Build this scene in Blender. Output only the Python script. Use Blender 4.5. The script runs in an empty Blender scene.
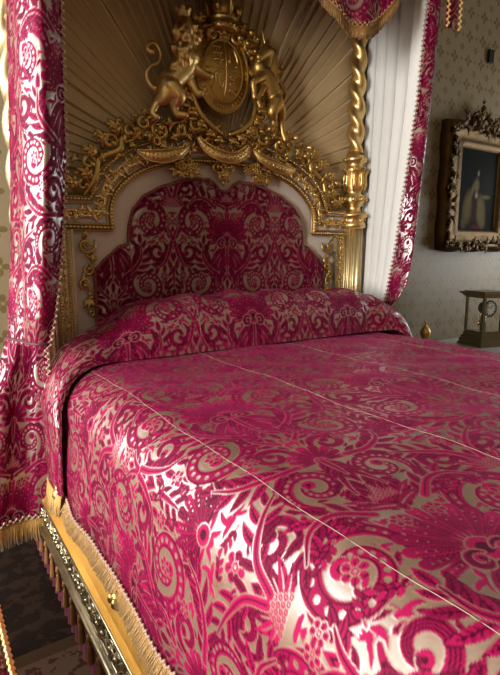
import bpy, bmesh, math, random
import numpy as np
from mathutils import Vector, Matrix
random.seed(7); rng = np.random.default_rng(7)
COL = bpy.context.scene.collection
PI = math.pi

# ---- damask repeat: half of a loom width, mirrored; 1 px = 1 mm ----
HW, HH = 270, 680
PAD = 130
def spline(P, n=10):
    P=[np.asarray(p,float) for p in P]; P=[2*P[0]-P[1]]+P+[2*P[-1]-P[-2]]; o=[]
    for i in range(1,len(P)-2):
        for k in range(n):
            t=k/n; a,b,c,d=P[i-1:i+3]
            o.append(.5*(2*b+(c-a)*t+(2*a-5*b+4*c-d)*t*t+(3*b-a-3*c+d)*t**3))
    return np.array(o+[P[-2]])
class Tile:
    def __init__(s):
        s.W, s.H = HW+2*PAD, HH+2*PAD
        s.V = np.zeros((s.H, s.W)); s.D = np.zeros((s.H, s.W))
    def tone(s):
        s.k = (getattr(s,'k',0)*7+3)%11; return (0,.05,.55,.0,.4,.1,.62,0,.25,.5,.05)[s.k]
    def field(s, pts, rad):
        pts = np.asarray(pts, float)
        seg = np.linalg.norm(np.diff(pts, axis=0), axis=1)
        L = np.concatenate([[0], np.cumsum(seg)])
        n = max(2, int(L[-1]/1.2)+1)
        q = np.linspace(0, L[-1], n)
        X = np.interp(q, L, pts[:,0])+PAD; Y = np.interp(q, L, pts[:,1])+PAD
        if callable(rad): R = np.array([rad(t) for t in q/max(L[-1],1e-6)])
        else:
            rad = np.atleast_1d(np.asarray(rad, float))
            R = np.interp(q/max(L[-1],1e-6), np.linspace(0,1,len(rad)), rad)
        rm = R.max()+4
        x0, x1 = int(max(0,X.min()-rm)), int(min(s.W,X.max()+rm+1)); y0, y1 = int(max(0,Y.min()-rm)), int(min(s.H,Y.max()+rm+1))
        if x1<=x0 or y1<=y0: return None
        S = np.full((y1-y0, x1-x0), -9.0)
        for x,y,r in zip(X,Y,R):
            k = r+4
            a0,a1 = int(max(x0,x-k)),int(min(x1,x+k+1)); b0,b1 = int(max(y0,y-k)),int(min(y1,y+k+1))
            if a1<=a0 or b1<=b0: continue
            yy,xx = np.mgrid[b0:b1,a0:a1]
            d = r-np.hypot(xx-x,yy-y)
            sub = S[b0-y0:b1-y0,a0-x0:a1-x0]; np.maximum(sub,d,out=sub)
        return S,(slice(y0,y1),slice(x0,x1))
    def draw(s, pts, rad, gap=2.2, d=0.0, dark=False):
        f = s.field(pts, rad)
        if f is None: return
        S,w = f
        if gap and dark: s.D[w] = np.maximum(s.D[w], np.clip(S+gap*1.15+.5,0,1))
        elif gap: s.V[w] *= 1-np.clip(S+gap+.5,0,1)
        a = np.clip(S+.5,0,1)
        s.V[w] = s.V[w]*(1-a)+a; s.D[w] = s.D[w]*(1-a)+a*d
    def cut(s, pts, rad):
        f = s.field(pts, rad)
        if f is None: return
        a = np.clip(f[0]+.5,0,1); s.V[f[1]] *= 1-a
    def vein(s, pts, rad=1.5):
        f = s.field(pts, rad)
        if f is None: return
        a = np.clip(f[0]+.5,0,1); s.D[f[1]] = np.maximum(s.D[f[1]], a)
    # --- motifs
    def leaf(s, x, y, ang, L, w, bend=0.0, vein=True, cut=False):
        w *= .84; a = math.radians(ang); P=[(x,y)]; n=14
        for i in range(n):
            P.append((P[-1][0]+math.cos(a)*L/n, P[-1][1]+math.sin(a)*L/n)); a += math.radians(bend)/n
        s.draw(P, lambda t: w*max(.06, math.sin(math.pi*min(1,max(0,(t*.93+.07)))**.8)), d=s.tone(), dark=True)
        if cut: s.cut(P[1:11], [1.6,1.2,.5])
        elif vein:
            s.vein(P[1:12], [2.1,1.0])
            if w>=7.5:
                for i in (3,5,7,9):
                    d=math.atan2(P[i+1][1]-P[i][1],P[i+1][0]-P[i][0])
                    for sd in (1,-1):
                        e=d+sd*.75; q=w*.85; s.vein([P[i],(P[i][0]+math.cos(e)*q,P[i][1]+math.sin(e)*q)],[1.4,.8])
        return P
    def acanthus(s, path, n, L, w, spread=55, body=7, tip=True, sides=(1,-1)):
        P=np.asarray(spline(path),float); seg=np.linalg.norm(np.diff(P,axis=0),axis=1); C=np.concatenate([[0],np.cumsum(seg)])
        for i in range(n):
            t=(i+.3)/n; q=t*C[-1]
            x,y=np.interp(q,C,P[:,0]),np.interp(q,C,P[:,1]); e=min(C[-1],q+2)
            dx,dy=np.interp(e,C,P[:,0])-x,np.interp(e,C,P[:,1])-y
            if abs(dx)+abs(dy)<1e-6: dx,dy=P[-1]-P[-2]
            a=math.degrees(math.atan2(dy,dx)); k=1.25*(math.sin(math.pi*(.18+.72*t))**.8)
            for sd in sides:
                s.leaf(x,y,a+sd*spread,L*k,w*(.6+.4*k),bend=-sd*38)
        if tip: s.leaf(P[-1][0],P[-1][1],math.degrees(math.atan2(*(P[-1]-P[-2])[::-1])),L*.8,w)
        s.draw(P,[body,body*.8,2],gap=1.5); s.vein(P,1.3)
    def scroll(s, cx, cy, r0, r1, a0, a1, w0, w1, frill=0, beads=True, side=1, flen=24):
        w0*=1.22; w1*=1.2
        n=90; P=[]
        for i in range(n+1):
            t=i/n; r=r0+(r1-r0)*t**.8; a=math.radians(a0+(a1-a0)*t); P.append((cx+r*math.cos(a),cy+r*math.sin(a)))
        sg = 1 if a1>a0 else -1
        if frill:
            for i in range(frill):
                t=(i+.5)/frill*.72; k=int(t*n); a=a0+(a1-a0)*t
                s.leaf(P[k][0],P[k][1],a+sg*52,flen*(1.45-.5*t),11-3*t,bend=sg*55)
        s.draw(P,[w0*.35,w0,w0,(w0+w1)/2,w1],d=.22);
        e=P[-1]; s.draw([e,(e[0]+.1,e[1])],w1*1.55,gap=1.5); s.vein([e,(e[0]+.1,e[1])],w1*.55)
        if beads:
            q=0
            for k in range(6,n-8):
                q+=math.hypot(P[k][0]-P[k-1][0],P[k][1]-P[k-1][1]); w=np.interp(k/n,[0,.25,.5,.75,1],[w0*.35,w0,w0,(w0+w1)/2,w1])
                if q>w*1.05:
                    q=0; s.cut([P[k],(P[k][0]+.1,P[k][1])],w*.30)
            O=[];I=[]
            for k in range(4,n-3):
                a=math.radians(a0+(a1-a0)*k/n); w=np.interp(k/n,[0,.25,.5,.75,1],[w0*.35,w0,w0,(w0+w1)/2,w1])*.66
                O.append((P[k][0]+w*math.cos(a),P[k][1]+w*math.sin(a))); I.append((P[k][0]-w*math.cos(a),P[k][1]-w*math.sin(a)))
            s.vein(O,1.4); s.vein(I,1.4)
        else:
            for f in (-.45,0,.45):
                O=[]
                for k in range(4,n-3):
                    a=math.radians(a0+(a1-a0)*k/n); w=np.interp(k/n,[0,.25,.5,.75,1],[w0*.35,w0,w0,(w0+w1)/2,w1])*f
                    O.append((P[k][0]+w*math.cos(a),P[k][1]+w*math.sin(a)))
                s.vein(O,1.3)
    def fan(s, cx, cy, R, n, a0, a1, dots=True, pw=1.0):
        for j in sorted(range(n), key=lambda j:-abs(j-(n-1)/2)):
            t=j/(n-1); a=math.radians(a0+(a1-a0)*t); rr=R*(.78+.22*math.sin(math.pi*t)**pw)
            w=math.radians(abs(a1-a0))/(n-1)*rr*.40
            P=[(cx+math.cos(a)*q*rr,cy+math.sin(a)*q*rr) for q in np.linspace(.16,.93,12)]
            s.draw(P,[1.5,w*.55,w*.85,w],gap=1.7,d=.3*(j%2),dark=True); s.vein(P[1:9],[.7,1.8])
            for f in (-.5,.5): s.vein([(x-math.sin(a)*w*f*q,y+math.cos(a)*w*f*q) for (x,y),q in zip(P[3:11],np.linspace(.5,1,8))],.9)
            if dots:
                for q in (.62,.74,.86): s.cut([(cx+math.cos(a)*q*rr,cy+math.sin(a)*q*rr)]*2,1.5)
        s.draw([(cx,cy-.1),(cx,cy)],R*.2); s.vein([(cx,cy),(cx,cy+.1)],R*.1)
    def berries(s, cx, cy, rows, r=4.2):
        for i in range(rows):
            for j in range(rows-i):
                x=cx+(j-(rows-1-i)/2)*r*2.3; y=cy+i*r*2
                s.draw([(x,y),(x+.1,y)],r,gap=1.2); s.cut([(x,y),(x+.1,y)],r*.3)
    def sprig(s, x, y, ang, L, n=3, w=4.5, bend=40):
        a=math.radians(ang); P=[(x,y)]
        for i in range(12):
            P.append((P[-1][0]+math.cos(a)*L/12,P[-1][1]+math.sin(a)*L/12)); a+=math.radians(bend)/12
        s.draw(P,[1.8,1.2],gap=1)
        for i in range(n):
            k=3+int(i*9/max(1,n)); d=math.degrees(math.atan2(P[k][1]-P[k-1][1],P[k][0]-P[k-1][0]))
            for sd in (1,-1): s.leaf(P[k][0],P[k][1],d+sd*50,L*.36,w,bend=-sd*25,vein=False)
        s.leaf(P[-1][0],P[-1][1],math.degrees(a),L*.35,w,vein=False)
    def rose(s, x, y, r, n=6):
        for j in range(n):
            a=2*math.pi*j/n+.3; s.draw([(x+math.cos(a)*r*.35,y+math.sin(a)*r*.35),(x+math.cos(a)*r*.72,y+math.sin(a)*r*.72)],[r*.18,r*.34],gap=1.4)
            s.vein([(x+math.cos(a)*r*.4,y+math.sin(a)*r*.4),(x+math.cos(a)*r*.85,y+math.sin(a)*r*.85)],1)
        s.draw([(x,y),(x+.1,y)],r*.3,gap=1.4); s.cut([(x,y),(x+.1,y)],r*.13)

def make_damask():
    T = Tile()
    for dy in (-HH, 0, HH):
        Y=lambda y: y*.85+dy
        # big hanging acanthus beneath the palmette
        for k,(ang,L,w) in enumerate(((-20,120,15),(-38,150,17),(-58,165,18),(-76,175,18))):
            T.leaf(6,Y(395),ang,L,w,bend=(-55,-40,-25,-8)[k],cut=True)
        T.acanthus([(0,Y(400)),(0,Y(330)),(0,Y(225))],5,60,11,spread=48,sides=(1,-1))
        # main beaded scrolls
        T.scroll(168,Y(520),96,22,215,-290,15,9,frill=9,side=1,flen=40)
        T.scroll(150,Y(205),88,18,120,640,14,8,frill=9,flen=36)
        T.scroll(196,Y(372),52,12,60,-400,9,6,beads=False,frill=6,flen=26)
        T.scroll(78,Y(735),64,14,-60,430,11,7,frill=7,flen=30)
        T.scroll(205,Y(690),50,12,250,-240,9,6,beads=False,frill=5,flen=26)
        T.scroll(70,Y(95),44,11,200,-260,9,6,beads=False,frill=5,flen=24)
        # palmette with its collar
        for k in range(4): T.leaf(18,Y(425),18+k*16,120-8*k,12,bend=38,cut=True)
        T.fan(0,Y(430),128,13,-6,186)
        T.scroll(30,Y(412),22,6,150,-230,6,5,beads=False)
        # bouquet on the axis
        T.acanthus([(0,Y(585)),(14,Y(620)),(40,Y(650))],3,40,9)
        for k in range(4): T.leaf(3,Y(600),88-k*20,120-14*k,14,bend=-30,cut=True)
        T.berries(0,Y(640),5,5.0)
        T.fan(0,Y(20),70,9,0,180,dots=False)
        T.acanthus([(0,Y(20)),(0,Y(-60))],4,46,9,spread=60)
        # seam motifs
        for k in range(4): T.leaf(266,Y(60),115+k*20,130-14*k,14,bend=-35,cut=True)
        T.fan(270,Y(70),92,11,0,180)
        T.acanthus([(270,Y(290)),(270,Y(240)),(270,Y(185))],3,44,9)
        for k in range(3): T.leaf(266,Y(600),130+k*24,95-14*k,12,bend=-45,cut=True)
        T.berries(270,Y(595),6,4.6)
        T.rose(270,Y(745),26,7)
        T.acanthus([(268,Y(430)),(258,Y(470)),(238,Y(500))],3,36,8)
        # leaves crossing the field
        T.acanthus([(50,Y(250)),(95,Y(290)),(125,Y(345)),(122,Y(410))],6,58,12,body=9)
        T.acanthus([(60,Y(20)),(120,Y(20)),(175,Y(55)),(205,Y(110))],6,50,11,body=8)
        T.acanthus([(60,Y(600)),(110,Y(640)),(160,Y(640)),(200,Y(600))],6,50,11,body=8)
        T.acanthus([(262,Y(420)),(252,Y(370)),(225,Y(310)),(180,Y(285))],5,48,11,body=8)
        T.acanthus([(262,Y(640)),(240,Y(700)),(190,Y(745)),(140,Y(775))],5,48,10,body=8)
        T.acanthus([(10,Y(760)),(30,Y(700)),(34,Y(670))],3,40,9)
        T.acanthus([(20,Y(150)),(50,Y(190)),(60,Y(230))],3,44,10)
        # fillers
        T.rose(168,Y(522),20); T.rose(150,Y(206),17); T.rose(40,Y(560),17); T.rose(226,Y(250),17); T.rose(112,Y(108),15); T.rose(256,Y(520),16)
        T.sprig(215,Y(455),120,50,3,6); T.sprig(95,Y(565),60,50,3,6,bend=-50); T.sprig(225,Y(170),60,50,3,6)
        T.sprig(140,Y(440),20,46,3,6); T.sprig(215,Y(790),-10,50,3,6); T.sprig(20,Y(205),20,46,3,6); T.sprig(150,Y(590),-30,44,3,6)
        T.sprig(112,Y(150),200,44,3,6); T.sprig(255,Y(330),-100,40,2,6)
    # small curled leaves in the larger pockets of bare ground only
    st=np.random.RandomState(4); G=Tile(); G.V=T.V.copy(); V0=T.V.copy()
    def boxsum(A,k):
        c=np.cumsum(np.cumsum(np.pad(A,((1,0),(1,0))),0),1); return c[k:,k:]-c[:-k,k:]-c[k:,:-k]+c[:-k,:-k]
    for i in range(26):
        k=40 if i<18 else 30
        B=boxsum(G.V,k)/k/k; w=B[PAD-k//2:PAD-k//2+HH,PAD-k//2:PAD-k//2+HW]+st.rand(HH,HW)*.04
        y,x=np.unravel_index(w.argmin(),w.shape)
        if w[y,x]>.22: continue
        a=st.uniform(0,360); sg=1 if st.rand()<.5 else -1; L=k*1.1
        for dy in (-HH,0,HH):
            X0=x-math.cos(math.radians(a))*L*.45; Y0=y-math.sin(math.radians(a))*L*.45+dy
            for q in ((-40,.75),(40,.75),(0,1.05)):
                G.leaf(X0,Y0,a+q[0],L*q[1],L*.16,bend=sg*80 if q[0]==0 else q[0]*1.6,vein=True)
    m=np.maximum.reduce([np.roll(np.roll(V0,a,0),b,1) for a in (-3,0,3) for b in (-3,0,3)])
    T.V=np.maximum(V0,G.V*(1-m))
    V=T.V[PAD:PAD+HH,PAD:PAD+HW]; D=T.D[PAD:PAD+HH,PAD:PAD+HW]*V
    return V,D
PILE, VEIN = make_damask()

def bil(A, x, y):
    h, w = A.shape
    x = np.clip(x, 0, w-1.001); y = np.mod(y, h)
    x0 = x.astype(int); y0 = np.minimum(y.astype(int), h-1); fx = x-x0; fy = y-y0; y1 = (y0+1) % h
    return (A[y0,x0]*(1-fx)+A[y0,x0+1]*fx)*(1-fy)+(A[y1,x0]*(1-fx)+A[y1,x0+1]*fx)*fy

def damask_at(U, V):
    k = 1.26; x = np.abs(np.mod(U/k+.27, .54)-.27)*1000; y = V/k*1000
    return bil(PILE, x, y), bil(VEIN, x, y)

# ------------------------------------------------------------------ materials
def nodes(name):
    m = bpy.data.materials.new(name); m.use_nodes = True
    nt = m.node_tree; b = nt.nodes['Principled BSDF']
    return m, nt, b
def setp(b, **k):
    for a, v in k.items():
        i = b.inputs[a.replace('_', ' ')]
        i.default_value = (*v, 1) if isinstance(v, tuple) and len(v) == 3 else v
def N(nt, t, **k):
    n = nt.nodes.new(t)
    for a, v in k.items(): setattr(n, a, v)
    return n
def math_n(nt, op, a, b=None, c=None):
    n = N(nt, 'ShaderNodeMath', operation=op)
    for i, v in enumerate((a, b, c)):
        if v is None: continue
        if isinstance(v, (int, float)): n.inputs[i].default_value = v
        else: nt.links.new(v, n.inputs[i])
    return n.outputs[0]
def mixc(nt, f, a, b):
    n = N(nt, 'ShaderNodeMix', data_type='RGBA')
    for s, v in ((0, f), (6, a), (7, b)):
        if isinstance(v, (int, float)): n.inputs[s].default_value = v
        elif isinstance(v, tuple): n.inputs[s].default_value = (*v, 1)
        else: nt.links.new(v, n.inputs[s])
    return n.outputs[2]
def bump(nt, b, h, strength=.3, dist=.002):
    n = N(nt, 'ShaderNodeBump'); n.inputs['Strength'].default_value = strength; n.inputs['Distance'].default_value = dist
    nt.links.new(h, n.inputs['Height']); nt.links.new(n.outputs[0], b.inputs['Normal'])
def noise(nt, scale, detail=3, rough=.5, vec=None):
    n = N(nt, 'ShaderNodeTexNoise'); n.inputs['Scale'].default_value = scale; n.inputs['Detail'].default_value = detail; n.inputs['Roughness'].default_value = rough
    if vec is None:
        tc = N(nt, 'ShaderNodeTexCoord'); vec = tc.outputs['Object']
    nt.links.new(vec, n.inputs['Vector']); return n.outputs['Fac']

def simple(name, col, rough=.5, metal=0., var=.0, vscale=20, bumps=0., bscale=80, **k):
    m, nt, b = nodes(name); setp(b, Base_Color=col, Roughness=rough, Metallic=metal, **k)
    if var:
        f = noise(nt, vscale)
        nt.links.new(mixc(nt, f, tuple(c*(1-var) for c in col), tuple(min(1, c*(1+var)) for c in col)), b.inputs['Base Color'])
    if bumps: bump(nt, b, noise(nt, bscale), bumps)
    return m

def damask_mat():
    m, nt, b = nodes('crimson_damask')
    pa = N(nt, 'ShaderNodeAttribute', attribute_name='pile').outputs['Fac']
    ve = N(nt, 'ShaderNodeAttribute', attribute_name='vein').outputs['Fac']
    tc = N(nt, 'ShaderNodeTexCoord').outputs['Object']
    n1 = noise(nt, 9, 3, .6, tc)
    velvet = mixc(nt, n1, DM['velvet_a'], DM['velvet_b'])
    velvet = mixc(nt, math_n(nt, 'MULTIPLY', ve, .95), velvet, DM['vein'])
    col = mixc(nt, pa, DM['ground'], velvet)
    nt.links.new(col, b.inputs['Base Color'])
    inv = math_n(nt, 'SUBTRACT', 1., pa)
    nt.links.new(math_n(nt, 'MULTIPLY', inv, DM['metal']), b.inputs['Metallic'])
    nt.links.new(math_n(nt, 'ADD', math_n(nt, 'MULTIPLY', pa, DM['vrough']-DM['grough']), DM['grough']), b.inputs['Roughness'])
    nt.links.new(math_n(nt, 'MULTIPLY', pa, DM['sheen']), b.inputs['Sheen Weight'])
    setp(b, Sheen_Roughness=.35, Sheen_Tint=(1., .09, .32), Coat_Roughness=.34, Coat_IOR=2.5)
    nt.links.new(math_n(nt, 'MULTIPLY', inv, 1.), b.inputs['Coat Weight'])
    nt.links.new(math_n(nt, 'ADD', math_n(nt, 'MULTIPLY', inv, .3), .1), b.inputs['Specular IOR Level'])
    setp(b, Specular_Tint=(1., .6, .75))
    # fine weave ribs on the satin, soft crumple all over
    w = N(nt, 'ShaderNodeTexNoise'); w.inputs['Scale'].default_value = 260; w.inputs['Detail'].default_value = 1
    nt.links.new(tc, w.inputs['Vector'])
    h = math_n(nt, 'ADD', math_n(nt, 'MULTIPLY', w.outputs['Fac'], .15), math_n(nt, 'MULTIPLY', noise(nt, 22, 3, .55, tc), 1.0))
    bump(nt, b, h, .55, .006)
    return m
DM = dict(velvet_a=(.19, .003, .037), velvet_b=(.31, .0065, .061), vein=(.03, .0006, .006), ground=(.20, .12, .07), metal=.25, grough=.42, vrough=.55, sheen=.2)

def gold_mat(name, col=(.62, .39, .12), rough=.4, var=.35, metal=1.):
    m, nt, b = nodes(name)
    f = noise(nt, 14, 4, .6)
    nt.links.new(mixc(nt, f, tuple(c*(1-var) for c in col), tuple(min(1, c*(1+.3*var)) for c in col)), b.inputs['Base Color'])
    setp(b, Metallic=metal)
    nt.links.new(math_n(nt, 'ADD', math_n(nt, 'MULTIPLY', noise(nt, 45, 3), .25), rough-.1), b.inputs['Roughness'])
    bump(nt, b, noise(nt, 120, 3), .25, .002)
    return m

def wallpaper():
    m, nt, b = nodes('wallpaper')
    tc = N(nt, 'ShaderNodeTexCoord').outputs['Object']
    sx = N(nt, 'ShaderNodeSeparateXYZ'); nt.links.new(tc, sx.inputs[0])
    run = math_n(nt, 'ADD', sx.outputs[0], sx.outputs[1])
    def motif(ox, oz, R, k):
        per = .19
        u = math_n(nt, 'SUBTRACT', math_n(nt, 'FRACT', math_n(nt, 'DIVIDE', math_n(nt, 'ADD', run, ox), per)), .5)
        v = math_n(nt, 'SUBTRACT', math_n(nt, 'FRACT', math_n(nt, 'DIVIDE', math_n(nt, 'ADD', sx.outputs[2], oz), per)), .5)
        r = math_n(nt, 'SQRT', math_n(nt, 'ADD', math_n(nt, 'MULTIPLY', u, u), math_n(nt, 'MULTIPLY', v, v)))
        th = math_n(nt, 'ARCTAN2', v, u)
        e = math_n(nt, 'MULTIPLY', math_n(nt, 'ADD', math_n(nt, 'MULTIPLY', math_n(nt, 'ABSOLUTE', math_n(nt, 'COSINE', math_n(nt, 'MULTIPLY', th, k))), .75), .25), R)
        inside = math_n(nt, 'LESS_THAN', r, e)
        ring = math_n(nt, 'GREATER_THAN', r, R*.22)
        return math_n(nt, 'MULTIPLY', inside, ring)
    f = math_n(nt, 'MAXIMUM', motif(0, 0, .26, 2.), motif(.095, .095, .17, 3.))
    f = math_n(nt, 'MAXIMUM', f, motif(.095, 0, .09, 2.))
    n1 = noise(nt, 3, 4, .6, tc)
    base = mixc(nt, n1, (.25, .19, .105), (.295, .23, .135))
    nt.links.new(mixc(nt, math_n(nt, 'MULTIPLY', f, .8), base, (.17, .11, .035)), b.inputs['Base Color'])
    nt.links.new(math_n(nt, 'MULTIPLY', f, .35), b.inputs['Metallic'])
    setp(b, Roughness=.5)
    return m

def rug_mat():
    m, nt, b = nodes('rug_wool')
    tc = N(nt, 'ShaderNodeTexCoord').outputs['Object']
    sx = N(nt, 'ShaderNodeSeparateXYZ'); nt.links.new(tc, sx.inputs[0])
    fl = noise(nt, 16, 4, .6, tc)
    dark = mixc(nt, math_n(nt, 'GREATER_THAN', fl, .52), (.012, .006, .004), (.024, .013, .008))
    red = mixc(nt, math_n(nt, 'GREATER_THAN', noise(nt, 26, 2, .5, tc), .56), (.085, .05, .03), (.05, .014, .010))
    def band(lo, hi): return math_n(nt, 'MULTIPLY', math_n(nt, 'GREATER_THAN', sx.outputs[1], lo), math_n(nt, 'LESS_THAN', sx.outputs[1], hi))
    c = mixc(nt, band(-.80, -.74), dark, (.05, .026, .012))
    c = mixc(nt, band(-9, -.80), c, red)
    nt.links.new(c, b.inputs['Base Color']); setp(b, Roughness=.95, Specular_IOR_Level=.1)
    bump(nt, b, noise(nt, 300, 2, .5, tc), .4, .002)
    return m

def floor_mat():
    m, nt, b = nodes('parquet')
    br = N(nt, 'ShaderNodeTexBrick'); br.inputs['Scale'].default_value = 1.; br.inputs['Brick Width'].default_value = .6; br.inputs['Row Height'].default_value = .09
    br.inputs['Mortar Size'].default_value = .003; br.inputs['Color1'].default_value = (.07, .035, .017, 1); br.inputs['Color2'].default_value = (.10, .052, .025, 1); br.inputs['Mortar'].default_value = (.02, .01, .006, 1)
    tc = N(nt, 'ShaderNodeTexCoord'); nt.links.new(tc.outputs['Object'], br.inputs['Vector'])
    nt.links.new(br.outputs['Color'], b.inputs['Base Color']); setp(b, Roughness=.35)
    return m

def portrait_mat():
    m, nt, b = nodes('oil_paint')
    va = N(nt, 'ShaderNodeAttribute', attribute_name='paint').outputs['Color']
    nt.links.new(va, b.inputs['Base Color']); setp(b, Roughness=.7, Specular_IOR_Level=.04)
    bump(nt, b, noise(nt, 90, 3), .15, .002)
    return m

M = dict(
    damask=damask_mat(),
    gold=gold_mat('old_gilding'),
    bright_gold=gold_mat('burnished_gilding', (.80, .55, .22), .34, .2),
    pale_gold=gold_mat('pale_gilding', (.80, .66, .38), .42, .15),
    rail_gold=gold_mat('satin_gilding', (.64, .32, .05), .45, .2, .8),
    silver_gold=gold_mat('silvered_gilding', (.66, .58, .38), .3, .4),
    dark_gold=gold_mat('tarnished_gilding', (.11, .062, .02), .46, .5),
    cream=simple('cream_paint', (.72, .61, .53), .45, var=.06, vscale=4),
    silk=simple('bronze_silk', (.66, .47, .235), .5, .0, var=.12, vscale=5, bumps=.1, bscale=200, Sheen_Weight=.2),
    lining=simple('white_lining', (.80, .78, .73), .8, var=.04, vscale=6, Sheen_Weight=.1),
    braid=simple('rose_beige_braid', (.52, .34, .26), .6, var=.3, vscale=90),
    gimp=simple('russet_gimp', (.27, .06, .04), .55, var=.35, vscale=120),
    fringe=simple('gold_fringe', (.56, .30, .06), .5, var=.35, vscale=60, Sheen_Weight=.3),
    bronze_fringe=simple('bronze_fringe', (.30, .15, .045), .55, var=.35, vscale=60),
    cord=simple('pale_seam_cord', (.30, .2, .16), .5),
    crimson=simple('plain_crimson_cloth', (.085, .0015, .013), .6, var=.25, vscale=30, Sheen_Weight=.1),
    wood=simple('dark_wood', (.06, .03, .015), .4, var=.4, vscale=9),
    linen=simple('mattress_ticking', (.6, .56, .48), .8, var=.05),
    plaster=simple('plaster', (.40, .37, .31), .8, var=.03),
    white_paint=simple('white_paint', (.75, .74, .70), .5),
    wall=wallpaper(), rug=rug_mat(), floor=floor_mat(), paint=portrait_mat(),
    brass=gold_mat('aged_brass', (.30, .25, .15), .32, .35),
    black=simple('black_plastic', (.006, .006, .007), .4),
    dial=simple('enamel_dial', (.78, .78, .76), .3), 
    marble=simple('pale_stone', (.36, .35, .31), .3, var=.1, vscale=30),
    iron=simple('dark_metal', (.03, .028, .026), .4, .6),
)
def glass():
    m, nt, b = nodes('clock_glass'); nt.nodes.remove(b)
    t = N(nt, 'ShaderNodeBsdfTransparent'); g = N(nt, 'ShaderNodeBsdfGlossy'); g.inputs['Roughness'].default_value = .03
    lw = N(nt, 'ShaderNodeLayerWeight'); lw.inputs['Blend'].default_value = .25; mx = N(nt, 'ShaderNodeMixShader')
    nt.links.new(math_n(nt, 'MULTIPLY', lw.outputs['Fresnel'], .5), mx.inputs[0]); nt.links.new(t.outputs[0], mx.inputs[1]); nt.links.new(g.outputs[0], mx.inputs[2])
    nt.links.new(mx.outputs[0], nt.nodes['Material Output'].inputs['Surface']); return m
M['glass'] = glass()

# ------------------------------------------------------------------ mesh tools
def link(o, parent=None):
    COL.objects.link(o)
    if parent is not None:
        o.parent = parent
        o.matrix_parent_inverse = Matrix.Translation(-parent_loc(parent))
    return o
def parent_loc(p):
    v = Vector(p.location)
    return v
def mesh_obj(name, V, F, mat, parent=None, smooth=True):
    me = bpy.data.meshes.new(name)
    me.from_pydata([tuple(map(float, v)) for v in V], [], F); me.materials.append(mat)
    if smooth: me.polygons.foreach_set('use_smooth', [True]*len(me.polygons))
    me.update()
    bm = bmesh.new(); bm.from_mesh(me); bmesh.ops.recalc_face_normals(bm, faces=bm.faces); bm.to_mesh(me); bm.free()
    return link(bpy.data.objects.new(name, me), parent)
def tag(o, label=None, cat=None, group=None, kind=None):
    for k, v in (('label', label), ('category', cat), ('group', group), ('kind', kind)):
        if v: o[k] = v
    return o
def thing(name, label, cat, loc=(0, 0, 0), group=None):
    o = bpy.data.objects.new(name, None); o.location = loc; o.empty_display_size = .1
    COL.objects.link(o); return tag(o, label, cat, group)

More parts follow.
